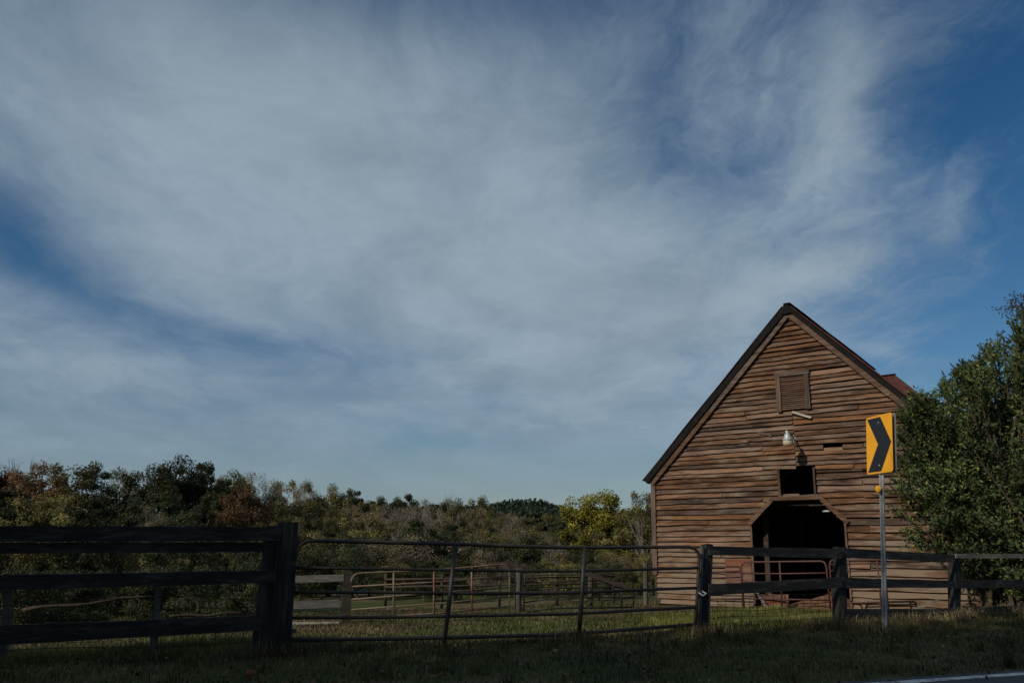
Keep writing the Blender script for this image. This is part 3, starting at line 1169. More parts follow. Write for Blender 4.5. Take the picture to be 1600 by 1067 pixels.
def right_fence():
    t = empty('board_fence', (3.08, 13.4, 0), 'black board fence between the tube gate and the big bush', 'fence')
    B, P = M['black_board'], M['black_post']
    px_post(t, RIGHT, (1105, 850), (1098, 991), 12, P, 0.16, -0.08)
    px_post(t, RIGHT, (1097, 852), (1091, 985), 4, M['grey_post'], 0.05, -0.02, name='latch_stake')
    px_post(t, RIGHT, (1312, 854), (1312, 979), 14, P, 0.16, -0.11)
    px_post(t, RIGHT2, (1491, 864), (1491, 964), 13, P, 0.15, -0.10)
    px_post(t, RIGHT3, (1640, 860), (1640, 955), 12, P, 0.15, -0.10)
    px_board(t, RIGHT, (1108, 853), (1316, 857), (1316, 872), (1108, 867), B, 0.04, 0.03)
    px_board(t, RIGHT, (1108, 913), (1316, 902), (1316, 918), (1108, 930), B, 0.04, 0.03)
    px_board(t, RIGHT2, (1317, 856), (1492, 866), (1492, 878), (1317, 871), B, 0.04, 0.03)
    px_board(t, RIGHT2, (1317, 902), (1492, 907), (1492, 918), (1317, 918), B, 0.04, 0.03)
    px_board(t, RIGHT2, (1319, 951), (1492, 951), (1492, 964), (1319, 965.5), B, 0.04, 0.03)
    px_board(t, RIGHT3, (1494, 865), (1690, 865), (1690, 872), (1494, 872), M['grey_wood'], 0.03, 0.03)
    px_board(t, RIGHT3, (1494, 907), (1690, 903), (1690, 915), (1494, 919), B, 0.04, 0.03)
    px_board(t, RIGHT3, (1518, 949), (1690, 941), (1690, 953), (1518, 961), B, 0.04, 0.03)


right_fence()


def woven_wire(name, wall, px0, px1, top0, top1, bot0, bot1, rows, step, off, label, posts=(), pmat=None):
    a = wall.hit(px0, bot0, off)
    t = empty(name, (a[0], a[1], 0), label, 'wire fence')
    mb = MB()
    A0, A1, B0, B1 = wall.hit(px0, top0, off), wall.hit(px1, top1, off), wall.hit(px0, bot0, off), wall.hit(px1, bot1, off)
    L_ = np.linalg.norm(A1 - A0)
    for i in range(rows):
        k = (i / (rows - 1)) ** 1.2
        p, q = B0 * (1 - k) + A0 * k, B1 * (1 - k) + A1 * k
        pts = [p * (1 - u) + q * u + np.array([0, 0, -0.015 * math.sin(u * math.pi * 3 + i)]) for u in np.linspace(0, 1, 13)]
        mb.tube(pts, 0.0038, 4, False)
    n = int(L_ / step)
    for j in range(n + 1):
        u = j / n
        mb.tube([B0 * (1 - u) + B1 * u, A0 * (1 - u) + A1 * u], 0.003, 4, False)
    o = mb.build('wire_mesh', M['wire'], t, origin=t.location)
    o['kind'] = 'stuff'
    for (tp, bt, w, mat) in posts:
        px_post(t, wall, tp, bt, w, mat, 0.10, off - 0.05)
    return t


woven_wire('wire_fence', RIGHT, 1108, 1312, 935, 925, 990, 978, 7, 0.16, -0.14, 'fine woven wire stretched below the boards right of the gate')
woven_wire('wire_fence', LEFT, -160, 420, 930, 905, 1035, 1015, 7, 0.17, -0.5, 'sagging woven wire with leaning grey stakes behind the left fence',
           [((248, 914), (239, 1032), 9, M['grey_post']), ((14, 918), (4, 1042), 9, M['grey_post'])])

# ------------------------------------------------------------------ old boards and gates out in the pasture
BACKW = Wall((-8.0, 19.0), (-3.8, 20.4))


def old_boards():
    p = BACKW.hit(545, 965)
    t = empty('plank_fence', (p[0], p[1], float(tz(p[0], p[1]))), 'broken fence of three pale planks behind the heavy gate post', 'fence')
    px_board(t, BACKW, (440, 900), (537, 897), (537, 908), (440, 911), M['grey_wood'], 0.03, 0.03)
    px_board(t, BACKW, (362, 940), (531, 936.5), (531, 949), (362, 953), M['grey_wood'], 0.03, 0.03)
    px_board(t, BACKW, (452, 972), (530, 971), (530, 978), (452, 979), M['pale_wood'], 0.03, 0.03)
    px_post(t, BACKW, (541, 890), (540, 972), 12, M['inner'], 0.16, -0.06)
    px_post(t, BACKW, (372, 930), (370, 980), 9, M['inner'], 0.12, -0.06)


old_boards()
RG = Wall((-4.05, 21.6), (-0.07, 23.4))


def rusty_gate():
    o = RG.hit(548, 968)
    t = empty('rusty_gate', (o[0], o[1], float(tz(o[0], o[1]))), 'rust-streaked tube gate with rounded top corners out in the pasture', 'gate')
    S = M['gate_rust']

    def line(pts, rad, name):
        MB().tube([RG.hit(*p) for p in pts], rad, 8).build(name, S, t, True, origin=t.location)
    line([(546, 968), (548, 910), (551, 901), (557, 896), (566, 895), (640, 892), (720, 887), (784, 881), (791, 883), (795, 889), (796, 900), (796, 962)], 0.024, 'frame')
    line([(548, 916), (680, 909), (796, 899.5)], 0.020, 'rail')
    line([(548, 936), (680, 926), (796, 917)], 0.020, 'rail')
    line([(547, 952), (680, 943), (796, 932)], 0.020, 'rail')
    line([(547, 966), (680, 958), (796, 947)], 0.020, 'rail')
    for x, a, b in ((615, 893, 968), (678, 889, 966), (737, 885, 962)):
        line([(x, a), (x, b)], 0.026, 'upright')


rusty_gate()
DG = Wall((0.3, 23.9), (3.5, 24.6))


def dark_gate():
    o = DG.hit(818, 958)
    t = empty('dark_gate', (o[0], o[1], float(tz(o[0], o[1]))), 'dark sagging tube gate in the pasture beside the barn', 'gate')
    S = M['gate_dark']

    def line(pts, rad, name):
        MB().tube([DG.hit(*p) for p in pts], rad, 8).build(name, S, t, True, origin=t.location)
    line([(818, 958), (820, 898), (900, 897), (990, 897), (990, 950)], 0.024, 'frame')
    line([(819, 909), (900, 907), (990, 907)], 0.020, 'rail')
    line([(819, 922), (880, 918), (990, 917)], 0.020, 'rail')
    line([(819, 941), (870, 933), (990, 933)], 0.020, 'rail')
    line([(820, 957), (860, 950), (990, 948)], 0.022, 'rail')
    line([(940, 897), (940, 951)], 0.016, 'upright')
    line([(971, 908), (971, 951)], 0.03, 'upright')
    MB().plank(DG.hit(912, 894, 0.05), DG.hit(986, 919, 0.05), 0.04, 0.12, DG.n, 2, 0.004).build('brace_board', M['inner'], t, origin=t.location)


dark_gate()


def pen_rails():
    W = Wall((-3.2, 27.5), (3.2, 29.0))
    o = W.hit(640, 945)
    t = empty('pole_fence', (o[0], o[1], float(tz(o[0], o[1]))), 'low dark pole fence at the back of the pasture', 'fence')
    for (a, b, c) in ((905, 903, 900), (917, 914, 911), (929, 926, 922)):
        MB().tube([W.hit(600, a), W.hit(760, b), W.hit(960, c)], [0.035, 0.03, 0.026], 7).build('pole', M['inner'], t, True, origin=t.location)
    for x in (602, 690, 780, 870, 958):
        MB().tube([W.hit(x, 950, -0.05), W.hit(x + 1, 896, -0.05)], 0.05, 8).build('post', M['inner'], t, True, origin=t.location)


pen_rails()


def lone_post(px, top, bot, Y, wpx, mat, label, lean_px=0):
    p = at(px, bot, Y)
    w = wpx / FOC * Y
    t = MB()
    a = at(px + lean_px, top, Y) - p
    n = 6
    t.tube([np.array([0, 0, -0.3])] + [a * (i / n) for i in range(n + 1)], [w * 0.55] + [w * 0.5 * random.uniform(0.9, 1.08) for i in range(n + 1)], 9)
    o = t.build('fence_post', mat, None)
    o.location = tuple(p)
    tag(o, label, 'post')


lone_post(809, 888, 962, 23.6, 11, M['grey_post'], 'rough grey timber post between the rusty gate and the dark gate', 2)
lone_post(922, 893, 957, 24.8, 8, M['inner'], 'dark square post behind the dark pasture gate', 1)
lone_post(1009, 880, 949, 26.6, 8, M['grey_post'], 'slim grey post just left of the barn corner', 0)


def log(a, b, Y, r_, label):
    p, q = at(*a, Y), at(*b, Y + 0.6)
    n = 8
    d = q - p
    pts = [d * (i / n) + np.array([0, 0, 0.02 * math.sin(i * 1.3)]) for i in range(n + 1)]
    o = MB().tube(pts, [r_ * random.uniform(0.7, 1.1) * (1 - 0.4 * i / n) for i in range(n + 1)], 8).build('fallen_log', M['inner'], None, True)
    o.location = tuple(p)
    tag(o, label, 'log')


log((35, 953), (240, 930), 14.5, 0.035, 'thin dark log lying behind the left fence')
log((265, 963), (385, 957), 15.5, 0.03, 'short dead limb behind the left fence near the pale planks')


# ------------------------------------------------------------------ chevron sign
def chevron_sign():
    base = np.array([5.93, 13.45, 0.0])
    t = empty('chevron_sign', base, 'yellow road sign with black chevron pointing right on a steel post', 'road sign')
    w = np.array([math.cos(R(83)), -math.sin(R(83)), 0.0])       # along the face, towards the viewer's right
    nf = np.array([-math.sin(R(83)), -math.cos(R(83)), 0.0])     # the way it faces
    t.rotation_euler = Euler((0, R(5.2), 0))
    # U-channel post
    prof = [(-0.045, 0.0), (-0.022, 0.0), (-0.018, 0.030), (0.018, 0.030), (0.022, 0.0), (0.045, 0.0), (0.045, 0.004), (0.025, 0.005), (0.021, 0.035), (-0.021, 0.035), (-0.025, 0.005), (-0.045, 0.004)]
    pw = np.array([math.cos(R(30)), -math.sin(R(30)), 0.0])
    pn = np.array([-math.sin(R(30)), -math.cos(R(30)), 0.0])
    V, F = [], []
    for z in (-0.4, 3.46):
        for (a, b) in prof:
            V.append(w * a * 0.9 - nf * (b + 0.012) + pw * abs(a) * 0.0 + pw * a * 0.25 + np.array([0, 0, z]))
    n = len(prof)
    F = [(k, (k + 1) % n, n + (k + 1) % n, n + k) for k in range(n)] + [tuple(n + k for k in range(n))]
    MB().add(V, F).build('post', M['galv'], t)
    zc = 3.02
    W2, H2, rc = 0.385, 0.49, 0.05

    def panel(name, off, mat, th=0.004, fl=1):
        out = []
        for (cx, cz, a0) in ((W2 - rc, H2 - rc, 0), (-W2 + rc, H2 - rc, 90), (-W2 + rc, -H2 + rc, 180), (W2 - rc, -H2 + rc, 270)):
            for k in range(6):
                a = R(a0 + 90 * k / 5)
                out.append((cx + rc * math.cos(a), cz + rc * math.sin(a)))
        V = []
        for o in (off, off - th):
            for (a, z) in out:
                V.append(w * a + nf * o + np.array([0, 0, zc + z]))
        n = len(out)
        F = [tuple(range(n)), tuple(reversed(range(n, 2 * n)))] + [(k, n + k, n + (k + 1) % n, (k + 1) % n) for k in range(n)]
        return MB().add(V, F).build(name, mat, t)
    face = panel('sign_panel', 0.012, M['sign_yellow'])
    panel('rear_panel', -0.055, M['sign_back'])
    # chevron
    chev = [(-0.345, 0.458), (0.05, 0.458), (0.355, 0.0), (0.05, -0.458), (-0.345, -0.458), (-0.03, 0.0)]
    V = []
    for o in (0.0155, 0.0125):
        for (a, z) in chev:
            V.append(w * a + nf * o + np.array([0, 0, zc + z]))
    F = [(0, 5, 2, 1), (5, 4, 3, 2), (6, 7, 8, 11), (11, 8, 9, 10)] + [(k, (k + 1) % 6, 6 + (k + 1) % 6, 6 + k) for k in range(6)]
    MB().add(V, F).build('chevron', M['sign_black'], face)
    Mx = Matrix((tuple(w), (0, 0, 1), tuple(nf))).transposed()
    for z in (0.36, -0.36):
        c = nf * 0.015 + np.array([0, 0, zc + z])
        MB().lathe([(0.016, 0), (0.016, 0.006), (0.010, 0.010), (0.0, 0.011)], c, 10, Mx).build('bolt', M['galv'], face, True)
    c = nf * 0.05 + np.array([0, 0, 2.27])
    w6, n6 = (math.cos(R(66)), -math.sin(R(66)), 0.0), (-math.sin(R(66)), -math.cos(R(66)), 0.0)
    Mr = Matrix((w6, (0, 0, 1), n6)).transposed()
    MB().lathe([(0.0, -0.012), (0.055, -0.012), (0.058, 0.0), (0.052, 0.004), (0.0, 0.006)], c, 20, Mr).build('reflector_disc', M['reflector'], t, True)


chevron_sign()

# ------------------------------------------------------------------ vegetation
LM = {
    'dark': leaf_mat('dark_green_leaves', (0.024, 0.032, 0.013), (0.045, 0.054, 0.020), (0.07, 0.072, 0.026)),
    'olive': leaf_mat('olive_leaves', (0.09, 0.082, 0.027), (0.15, 0.13, 0.044), (0.20, 0.16, 0.05)),
    'rust': leaf_mat('rust_leaves', (0.095, 0.055, 0.025), (0.15, 0.088, 0.036), (0.20, 0.125, 0.042)),
    'tan': leaf_mat('tan_leaves', (0.12, 0.098, 0.064), (0.18, 0.145, 0.09), (0.22, 0.175, 0.105)),
    'yellow': leaf_mat('yellow_leaves', (0.13, 0.125, 0.024), (0.25, 0.22, 0.032), (0.38, 0.31, 0.04)),
    'far': leaf_mat('far_pine_needles', (0.018, 0.028, 0.018), (0.036, 0.05, 0.03)),
    'bush': leaf_mat('bush_leaves', (0.034, 0.050, 0.019), (0.082, 0.108, 0.042), (0.22, 0.21, 0.045), 0.25, 0.55, 0.9),
    'purple': leaf_mat('dull_red_leaves', (0.035, 0.022, 0.018), (0.06, 0.045, 0.03)),
}


def crown_points(nclump, seed, shape):
    """clump centres spread through an uneven crown of unit height"""
    r = np.random.default_rng(seed)
    pts = []
    lobes = [(r.normal(0, 0.10), r.normal(0, 0.10), r.uniform(0.40, 0.82), r.uniform(0.14, 0.24)) for _ in range(7)]
    lobes[0] = (0.0, 0.0, 0.84, 0.15)
    lobes[1] = (0.16, 0.02, 0.60, 0.19)
    lobes[2] = (-0.15, 0.05, 0.58, 0.2)
    if shape == 'shrub':
        lobes = [(r.normal(0, 0.28), r.normal(0, 0.2), r.uniform(0.2, 0.78), r.uniform(0.2, 0.3)) for _ in range(8)]
        lobes[0] = (0, 0, 0.75, 0.24)
    if shape == 'cone':
        lobes = [(0, 0, z, 0.03 + 0.20 * (1 - z)) for z in np.linspace(0.12, 0.95, 9)]
    while len(pts) < nclump:
        l_ = lobes[r.integers(len(lobes))]
        d = r.normal(size=3)
        d /= np.linalg.norm(d)
        k = r.uniform(0.45, 1.0) ** 0.6
        pts.append((l_[0] + d[0] * l_[3] * k, l_[1] + d[1] * l_[3] * k, l_[2] + d[2] * l_[3] * k * 0.85))
    return np.array(pts)


PROTO = {}


def proto(kind, seed, shape, leafm, nclump=58, per=300, lsize=0.0165, crad=0.066, barkm='bark', aspect=0.7):
    c = crown_points(nclump, seed, shape)
    c[:, 2] = np.clip(c[:, 2], 0.04, 0.97)
    n = nclump * per
    idx = np.repeat(np.arange(nclump), per)
    rad = RNG.uniform(0.6, 1.35, nclump)[idx, None] * crad
    d = RNG.normal(size=(n, 3)) * np.array([1, 1, 0.75])
    d = d * np.minimum(1.0, 1.45 / np.maximum(np.linalg.norm(d, axis=1, keepdims=True), 1e-6))
    P = c[idx] + d * rad * 0.62
    cen = np.array([0, 0, 0.5])
    V, F = leaf_quads(P, RNG.uniform(0.6, 1.3, n) * lsize, aspect, up=0.4, out=unit(unit(d) + 0.7 * unit(c[idx] - cen)) * 0.9)
    crown = mesh_np(kind + '_crown', V, F)
    crown.materials.append(LM[leafm])
    mb = MB()
    top = np.array([0.01, 0.0, 0.8 if shape != 'cone' else 0.97])
    spine = [np.array([0, 0, -0.03]), np.array([0.008, 0.004, 0.2]), np.array([-0.01, 0.008, 0.45]), top]
    mb.tube(spine, [0.02, 0.016, 0.010, 0.003], 7)
    for i in range(0, nclump, 2):
        z0 = max(0.12, c[i][2] * RNG.uniform(0.45, 0.75))
        a = np.array([0.0, 0.0, z0])
        mid = (a + c[i]) / 2 + np.array([0, 0, 0.02]) + RNG.normal(size=3) * 0.012
        mb.tube([a, mid, c[i]], [0.006, 0.004, 0.0015], 4, False)
    me = bpy.data.meshes.new(kind + '_trunk')
    me.from_pydata(mb.V, [], mb.F)
    me.materials.append(M[barkm])
    PROTO.setdefault(kind, []).append((me, crown))


for s_ in range(3):
    proto('dark', 10 + s_, 'tree', 'dark')
    proto('olive', 20 + s_, 'tree', 'olive', 56, 270)
for s_ in range(2):
    proto('rust', 30 + s_, 'tree', 'rust', 56, 270)
    proto('tan', 40 + s_, 'tree', 'tan', 56, 150, 0.011, 0.055, 'bark_pale')
    proto('cedar', 50 + s_, 'cone', 'dark', 60, 220, 0.015, 0.05)
    proto('thicket', 60 + s_, 'shrub', 'dark', 60, 170, 0.026, 0.10)
    proto('olive_shrub', 70 + s_, 'shrub', 'olive', 60, 170, 0.025, 0.10)
    proto('tan_shrub', 80 + s_, 'shrub', 'tan', 60, 140, 0.021, 0.11)
proto('yellow', 90, 'tree', 'yellow', 110, 220, 0.017, 0.062)
proto('shade', 95, 'tree', 'dark', 90, 170, 0.028, 0.085)


def bare_mesh(seed, depth=5, spread=0.5, thick=0.016):
    r = np.random.default_rng(seed)
    mb = MB()

    def grow(p, d, L_, rad, k):
        q = p + d * L_ * 0.5 + r.normal(size=3) * L_ * 0.05
        e = p + d * L_ + r.normal(size=3) * L_ * 0.07
        mb.tube([p, q, e], [rad, rad * 0.85, rad * 0.68], 5 if k > 2 else 3, False)
        if k == 0:
            return
        for _ in range(3 if k > 1 else 4):
            nd = d + r.normal(size=3) * spread
            nd[2] += 0.22
            nd /= np.linalg.norm(nd)
            st = e if r.random() < 0.6 else q
            grow(st, nd, L_ * r.uniform(0.6, 0.82), rad * 0.6, k - 1)
    grow(np.array([0, 0, -0.02]), np.array([0.03, 0, 1.0]), 0.30, thick, depth)
    V = np.array(mb.V)
    V[:, 2] /= V[:, 2].max()
    me = bpy.data.meshes.new('bare_branches')
    me.from_pydata([tuple(v) for v in V], [], mb.F)
    return me


BARE = [bare_mesh(3), bare_mesh(5, spread=0.42), bare_mesh(8, spread=0.6)]
for b_ in BARE:
    b_.materials.append(M['bark_pale'])
BARE_DARK = bare_mesh(12, spread=0.55)
BARE_DARK.materials.append(M['twig'])

TREE_TXT = {
    'dark': ('leafy_tree', 'dark green leafy tree in the treeline across the pasture', 'tree'),
    'olive': ('leafy_tree', 'olive green leafy tree in the treeline across the pasture', 'tree'),
    'rust': ('leafy_tree', 'rusty orange autumn tree in the treeline across the pasture', 'tree'),
    'tan': ('leafy_tree', 'thin tan half-bare tree in the treeline across the pasture', 'tree'),
    'cedar': ('cedar_tree', 'pointed dark cedar standing before the treeline', 'tree'),
    'thicket': ('shrub', 'dark green shrub in the thicket at the pasture edge', 'shrub'),
    'olive_shrub': ('shrub', 'olive shrub in the thicket at the pasture edge', 'shrub'),
    'tan_shrub': ('shrub', 'tan dry shrub in the thicket at the pasture edge', 'shrub'),
    'yellow': ('leafy_tree', 'bright yellow-green autumn tree just left of the barn', 'tree'),
}
GROUPS = {'tree': 'trees of the treeline', 'shrub': 'shrubs along the pasture edge'}


def plant(kind, x, y, h, w=1.0, label=None, group=None, dip=0.0):
    z = float(tz(x, y)) - dip
    nm, lab, cat = TREE_TXT.get(kind, ('leafy_tree', '', 'tree'))
    me = PROTO[kind][random.randrange(len(PROTO[kind]))]
    t = empty(nm, (x, y, z), label or lab, cat, group if label else (group or GROUPS[cat]), rz=random.uniform(0, 6.28))
    w *= 1.12
    t.scale = (h * w, h * w, h)
    link('trunk', me[0], None, t)
    link('crown', me[1], None, t)
    return t


ORD = ['first', 'second', 'third', 'fourth', 'fifth', 'sixth', 'seventh', 'eighth', 'ninth', 'tenth', 'eleventh', 'twelfth', 'thirteenth', 'fourteenth', 'fifteenth']
WHERE = {}


def spot(px):
    if px < 425:
        return 'above left board fence'
    if px < 690:
        return 'above left half of gate'
    return 'above right half of gate'


def name_rows():
    """tell like trees apart by row, by what they stand above and by their order from the left"""
    for (kind, row, where), ts in WHERE.items():
        ts.sort(key=lambda q: q[0])
        look = {'dark': 'dark green tree', 'olive': 'olive green tree', 'rust': 'rusty autumn tree', 'tan': 'thin tan tree', 'cedar': 'pointed dark cedar',
                'thicket': 'dark green shrub', 'olive_shrub': 'olive shrub', 'tan_shrub': 'dry tan shrub'}[kind]
        for i, (px, t) in enumerate(ts):
            o_ = (ORD[i] + ' ' if len(ts) > 1 else '')
            t['label'] = o_ + look + (' from left' if len(ts) > 1 else '') + ' ' + row + ' ' + where


def plant_px(kind, px, top, Y, w=1.0, label=None, group=None, row=None):
    t = plant_at(kind, px, top, Y, w, label, group)
    if row:
        WHERE.setdefault((kind, row, spot(px)), []).append((px, t))
    return t


def plant_at(kind, px, top, Y, w=1.0, label=None, group=None):
    p = at(px, top, Y)
    return plant(kind, float(p[0]), float(Y), max(1.5, (float(p[2]) - float(tz(p[0], Y))) / 0.97), w, label, group)


def bare_px(px, top, Y, w, me, label, group=None):
    p = at(px, top, Y)
    z = float(tz(p[0], Y))
    h = float(p[2]) - z
    t = empty('bare_tree', (float(p[0]), float(Y), z), label, 'tree', group, rz=random.uniform(0, 6.28))
    t.scale = (h * w, h * w, h)
    link('branches', me, None, t)
    return t


# back row: the skyline of the treeline, left to right
for (px, top, Y, k, w) in [
    (-95, 735, 62, 'olive', 1.1), (-50, 726, 62, 'dark', 1.1), (-8, 735, 64, 'rust', 1.0), (30, 742, 63, 'olive', 1.0), (72, 737, 60, 'rust', 1.0), (112, 734, 58, 'olive', 1.0),
    (165, 727, 60, 'dark', 0.9), (205, 739, 66, 'tan', 1.0), (238, 736, 60, 'dark', 1.0), (278, 721, 58, 'dark', 0.85), (318, 734, 61, 'dark', 0.8),
    (348, 746, 66, 'olive', 1.0), (367, 744, 64, 'dark', 0.7), (392, 743, 70, 'tan', 0.8), (425, 752, 72, 'tan', 0.9), (445, 751, 74, 'olive', 0.8), (478, 757, 80, 'tan', 0.9),
    (508, 753, 84, 'olive', 0.7), (530, 765, 92, 'dark', 0.9), (556, 765, 98, 'dark', 1.0), (588, 770, 110, 'dark', 1.0), (612, 771, 112, 'dark', 0.9),
    (640, 770, 108, 'dark', 0.9), (668, 777, 100, 'tan', 1.0), (698, 776, 118, 'dark', 0.9), (728, 777, 98, 'olive', 0.8), (748, 779, 102, 'olive', 0.8), (770, 793, 100, 'tan', 1.0),
]:
    plant_px(k, px, top - (8 if px < 420 else (-4 if 520 < px < 720 else 1)), Y, w, row='on the skyline')
# middle rows
for (px, top, Y, k, w) in [
    (-60, 765, 46, 'dark', 1.2), (15, 768, 46, 'dark', 1.2), (62, 776, 45, 'olive', 1.2), (105, 772, 46, 'olive', 1.1), (150, 782, 44, 'dark', 1.2), (200, 776, 46, 'dark', 1.1),
    (232, 792, 42, 'tan', 1.1), (270, 772, 46, 'dark', 1.2), (310, 786, 44, 'dark', 1.2),
    (338, 772, 50, 'dark', 1.1), (420, 776, 54, 'dark', 1.0), (455, 782, 52, 'olive', 1.0), (490, 776, 60, 'dark', 1.0),
    (515, 786, 56, 'olive', 1.0), (548, 786, 64, 'tan', 1.1), (580, 783, 80, 'olive', 1.0), (608, 790, 70, 'tan', 1.1), (640, 786, 84, 'tan', 1.0), (676, 792, 74, 'tan', 1.2),
    (712, 794, 72, 'olive', 1.0), (742, 792, 80, 'tan', 1.0), (772, 806, 72, 'olive', 1.0), (800, 800, 86, 'tan', 1.0), (830, 806, 78, 'olive', 1.0), (862, 802, 84, 'olive', 1.0),
    (888, 812, 80, 'dark', 1.0), (480, 806, 44, 'olive', 1.0), (556, 806, 46, 'olive', 1.1), (606, 812, 46, 'olive', 1.1), (520, 822, 42, 'dark', 1.1),
    (760, 826, 52, 'olive', 1.0), (812, 828, 56, 'tan', 1.1), (856, 832, 52, 'tan', 1.2), (895, 826, 60, 'olive', 1.0), (970, 820, 62, 'dark', 1.0), (1010, 818, 60, 'olive', 1.0),
]:
    plant_px(k, px, top, Y, w, row='below the skyline')
plant_px('rust', 378, 762, 48, 1.0, 'largest rusty orange autumn tree, above the left fence', 'trees of the treeline')
for (px, top, Y) in [(650, 815, 42), (676, 828, 41), (706, 822, 43)]:
    plant_px('cedar', px, top, Y, 1.3, row='before the treeline')
# thicket at the pasture edge
xs_ = list(range(-80, 1010, 46))
for i, px in enumerate(xs_):
    k = random.choice(['thicket', 'thicket', 'olive_shrub', 'tan_shrub']) if px > 420 else random.choice(['thicket', 'thicket', 'thicket', 'olive_shrub'])
    Y = random.uniform(33, 39) if px > 420 else random.uniform(24, 30)
    plant_px(k, px + random.uniform(-12, 12), random.uniform(845, 880) + (22 if px > 850 else 0) if px > 420 else random.uniform(822, 862), Y, random.uniform(0.9, 1.2), row='at the pasture edge')
for i, px in enumerate(range(400, 1030, 36)):
    plant_px(random.choice(['thicket', 'olive_shrub', 'thicket', 'tan_shrub']), px + random.uniform(-12, 12), random.uniform(828, 850) + (28 if px > 860 else 0), random.uniform(40, 44), random.uniform(1.0, 1.3), row='under the treeline')
for i, px in enumerate(range(-100, 380, 52)):
    plant_px('thicket', px + random.uniform(-12, 12), random.uniform(885, 925), random.uniform(17.5, 21), random.uniform(0.9, 1.2), row='low behind the boards')
plant_px('yellow', 940, 770, 46, 1.12)
plant_px('olive', 1004, 768, 47, 0.75, 'olive tree with loose crown tight against the barn corner', 'trees of the treeline')
plant_px('olive', 982, 790, 44, 1.1, 'pale olive tree between the yellow tree and the barn', 'trees of the treeline')
bare_px(45, 710, 66, 0.9, BARE_DARK, 'bare dark-branched tree topping the skyline at far left')
bare_px(710, 762, 90, 0.5, BARE[1], 'tallest bare pale tree on the middle skyline')
bare_px(604, 786, 62, 0.8, BARE[0], 'bare pale tree above the middle of the tube gate, leftmost', )
bare_px(655, 778, 74, 0.9, BARE[2], 'wide bare pale tree left of the tallest bare tree')
bare_px(690, 788, 66, 0.6, BARE[0], 'small bare pale tree under the tallest bare tree')
bare_px(480, 750, 82, 0.7, BARE[2], 'bare grey tree on the skyline right of the heavy gate post')
bare_px(205, 733, 66, 0.7, BARE[0], 'bare grey tree showing between dark trees on the left skyline')
bare_px(862, 845, 42, 1.3, BARE[2], 'grey leafless brush in front of the yellow tree')
bare_px(1008, 800, 40, 0.8, BARE[1], 'grey leafless sapling touching the barn corner')


name_rows()


def far_woods():
    P, S = [], []
    r = np.random.default_rng(77)
    for (px, top) in [(q, np.interp(q, [300, 740, 765, 800, 830, 858, 880, 905, 930, 1000, 1100], [786, 788, 786, 779, 778, 784, 792, 794, 792, 797, 797])) for q in range(300, 1110, 5)]:
        for dd in range(3):
            Y = 300 - dd * 26 + r.uniform(-8, 8)
            c = at(px + r.uniform(-5, 5), top + dd * 7 + abs(r.normal(0, 1.6)) + (4 if dd else 0), Y)
            rad = r.uniform(2.0, 3.6)
            n = 130
            d = r.normal(size=(n, 3))
            d /= np.linalg.norm(d, axis=1)[:, None]
            k = r.uniform(0.4, 1, (n, 1)) ** 0.5
            q = c + np.array([0, 0, -rad]) + d * k * rad * np.array([1, 1, 1.0])
            P.append(q)
            n2 = 60          # the stand below the crown
            q2 = c + np.stack([r.normal(0, rad * 0.8, n2), r.normal(0, rad * 0.8, n2), -rad - r.uniform(0, 7, n2)], -1)
            P.append(q2)
    P = np.concatenate(P)
    V, F = leaf_quads(P, RNG.uniform(0.7, 1.5, len(P)), 0.8)
    o = link('far_woods', mesh_np('far_woods', V, F), LM['far'])
    tag(o, 'dark evergreen woods on the far hill left of the barn', 'woods', kind='stuff')


far_woods()

# tall trees across the road, behind the viewer: they throw the shade over the verge
for i, (ex, k) in enumerate([(-16, 1.0), (-10.5, 0.96), (-5.5, 1.03), (-0.5, 0.97), (4.5, 1.0), (9.5, 1.04), (14.5, 0.98)]):
    D = 31 + 1.5 * (i % 2)
    sx, sy = SUN_H.normalized()
    bx, by = ex + sx * D, 11.2 + 0.17 * ex + sy * D
    tt = plant('shade', bx, by, (D * math.tan(SUN_EL)) / 0.955 * k, 0.78, 'tall dark tree across the road, throwing shade over the verge', 'tall trees across the road')


# the big bush beside the barn
def arching(p, d, L_, n, droop, r):
    pts = [p]
    d = d / np.linalg.norm(d)
    for i in range(n):
        d = d + r.normal(size=3) * 0.13 + np.array([0, 0, droop])
        d = d / np.linalg.norm(d)
        pts.append(pts[-1] + d * L_ / n)
    return pts


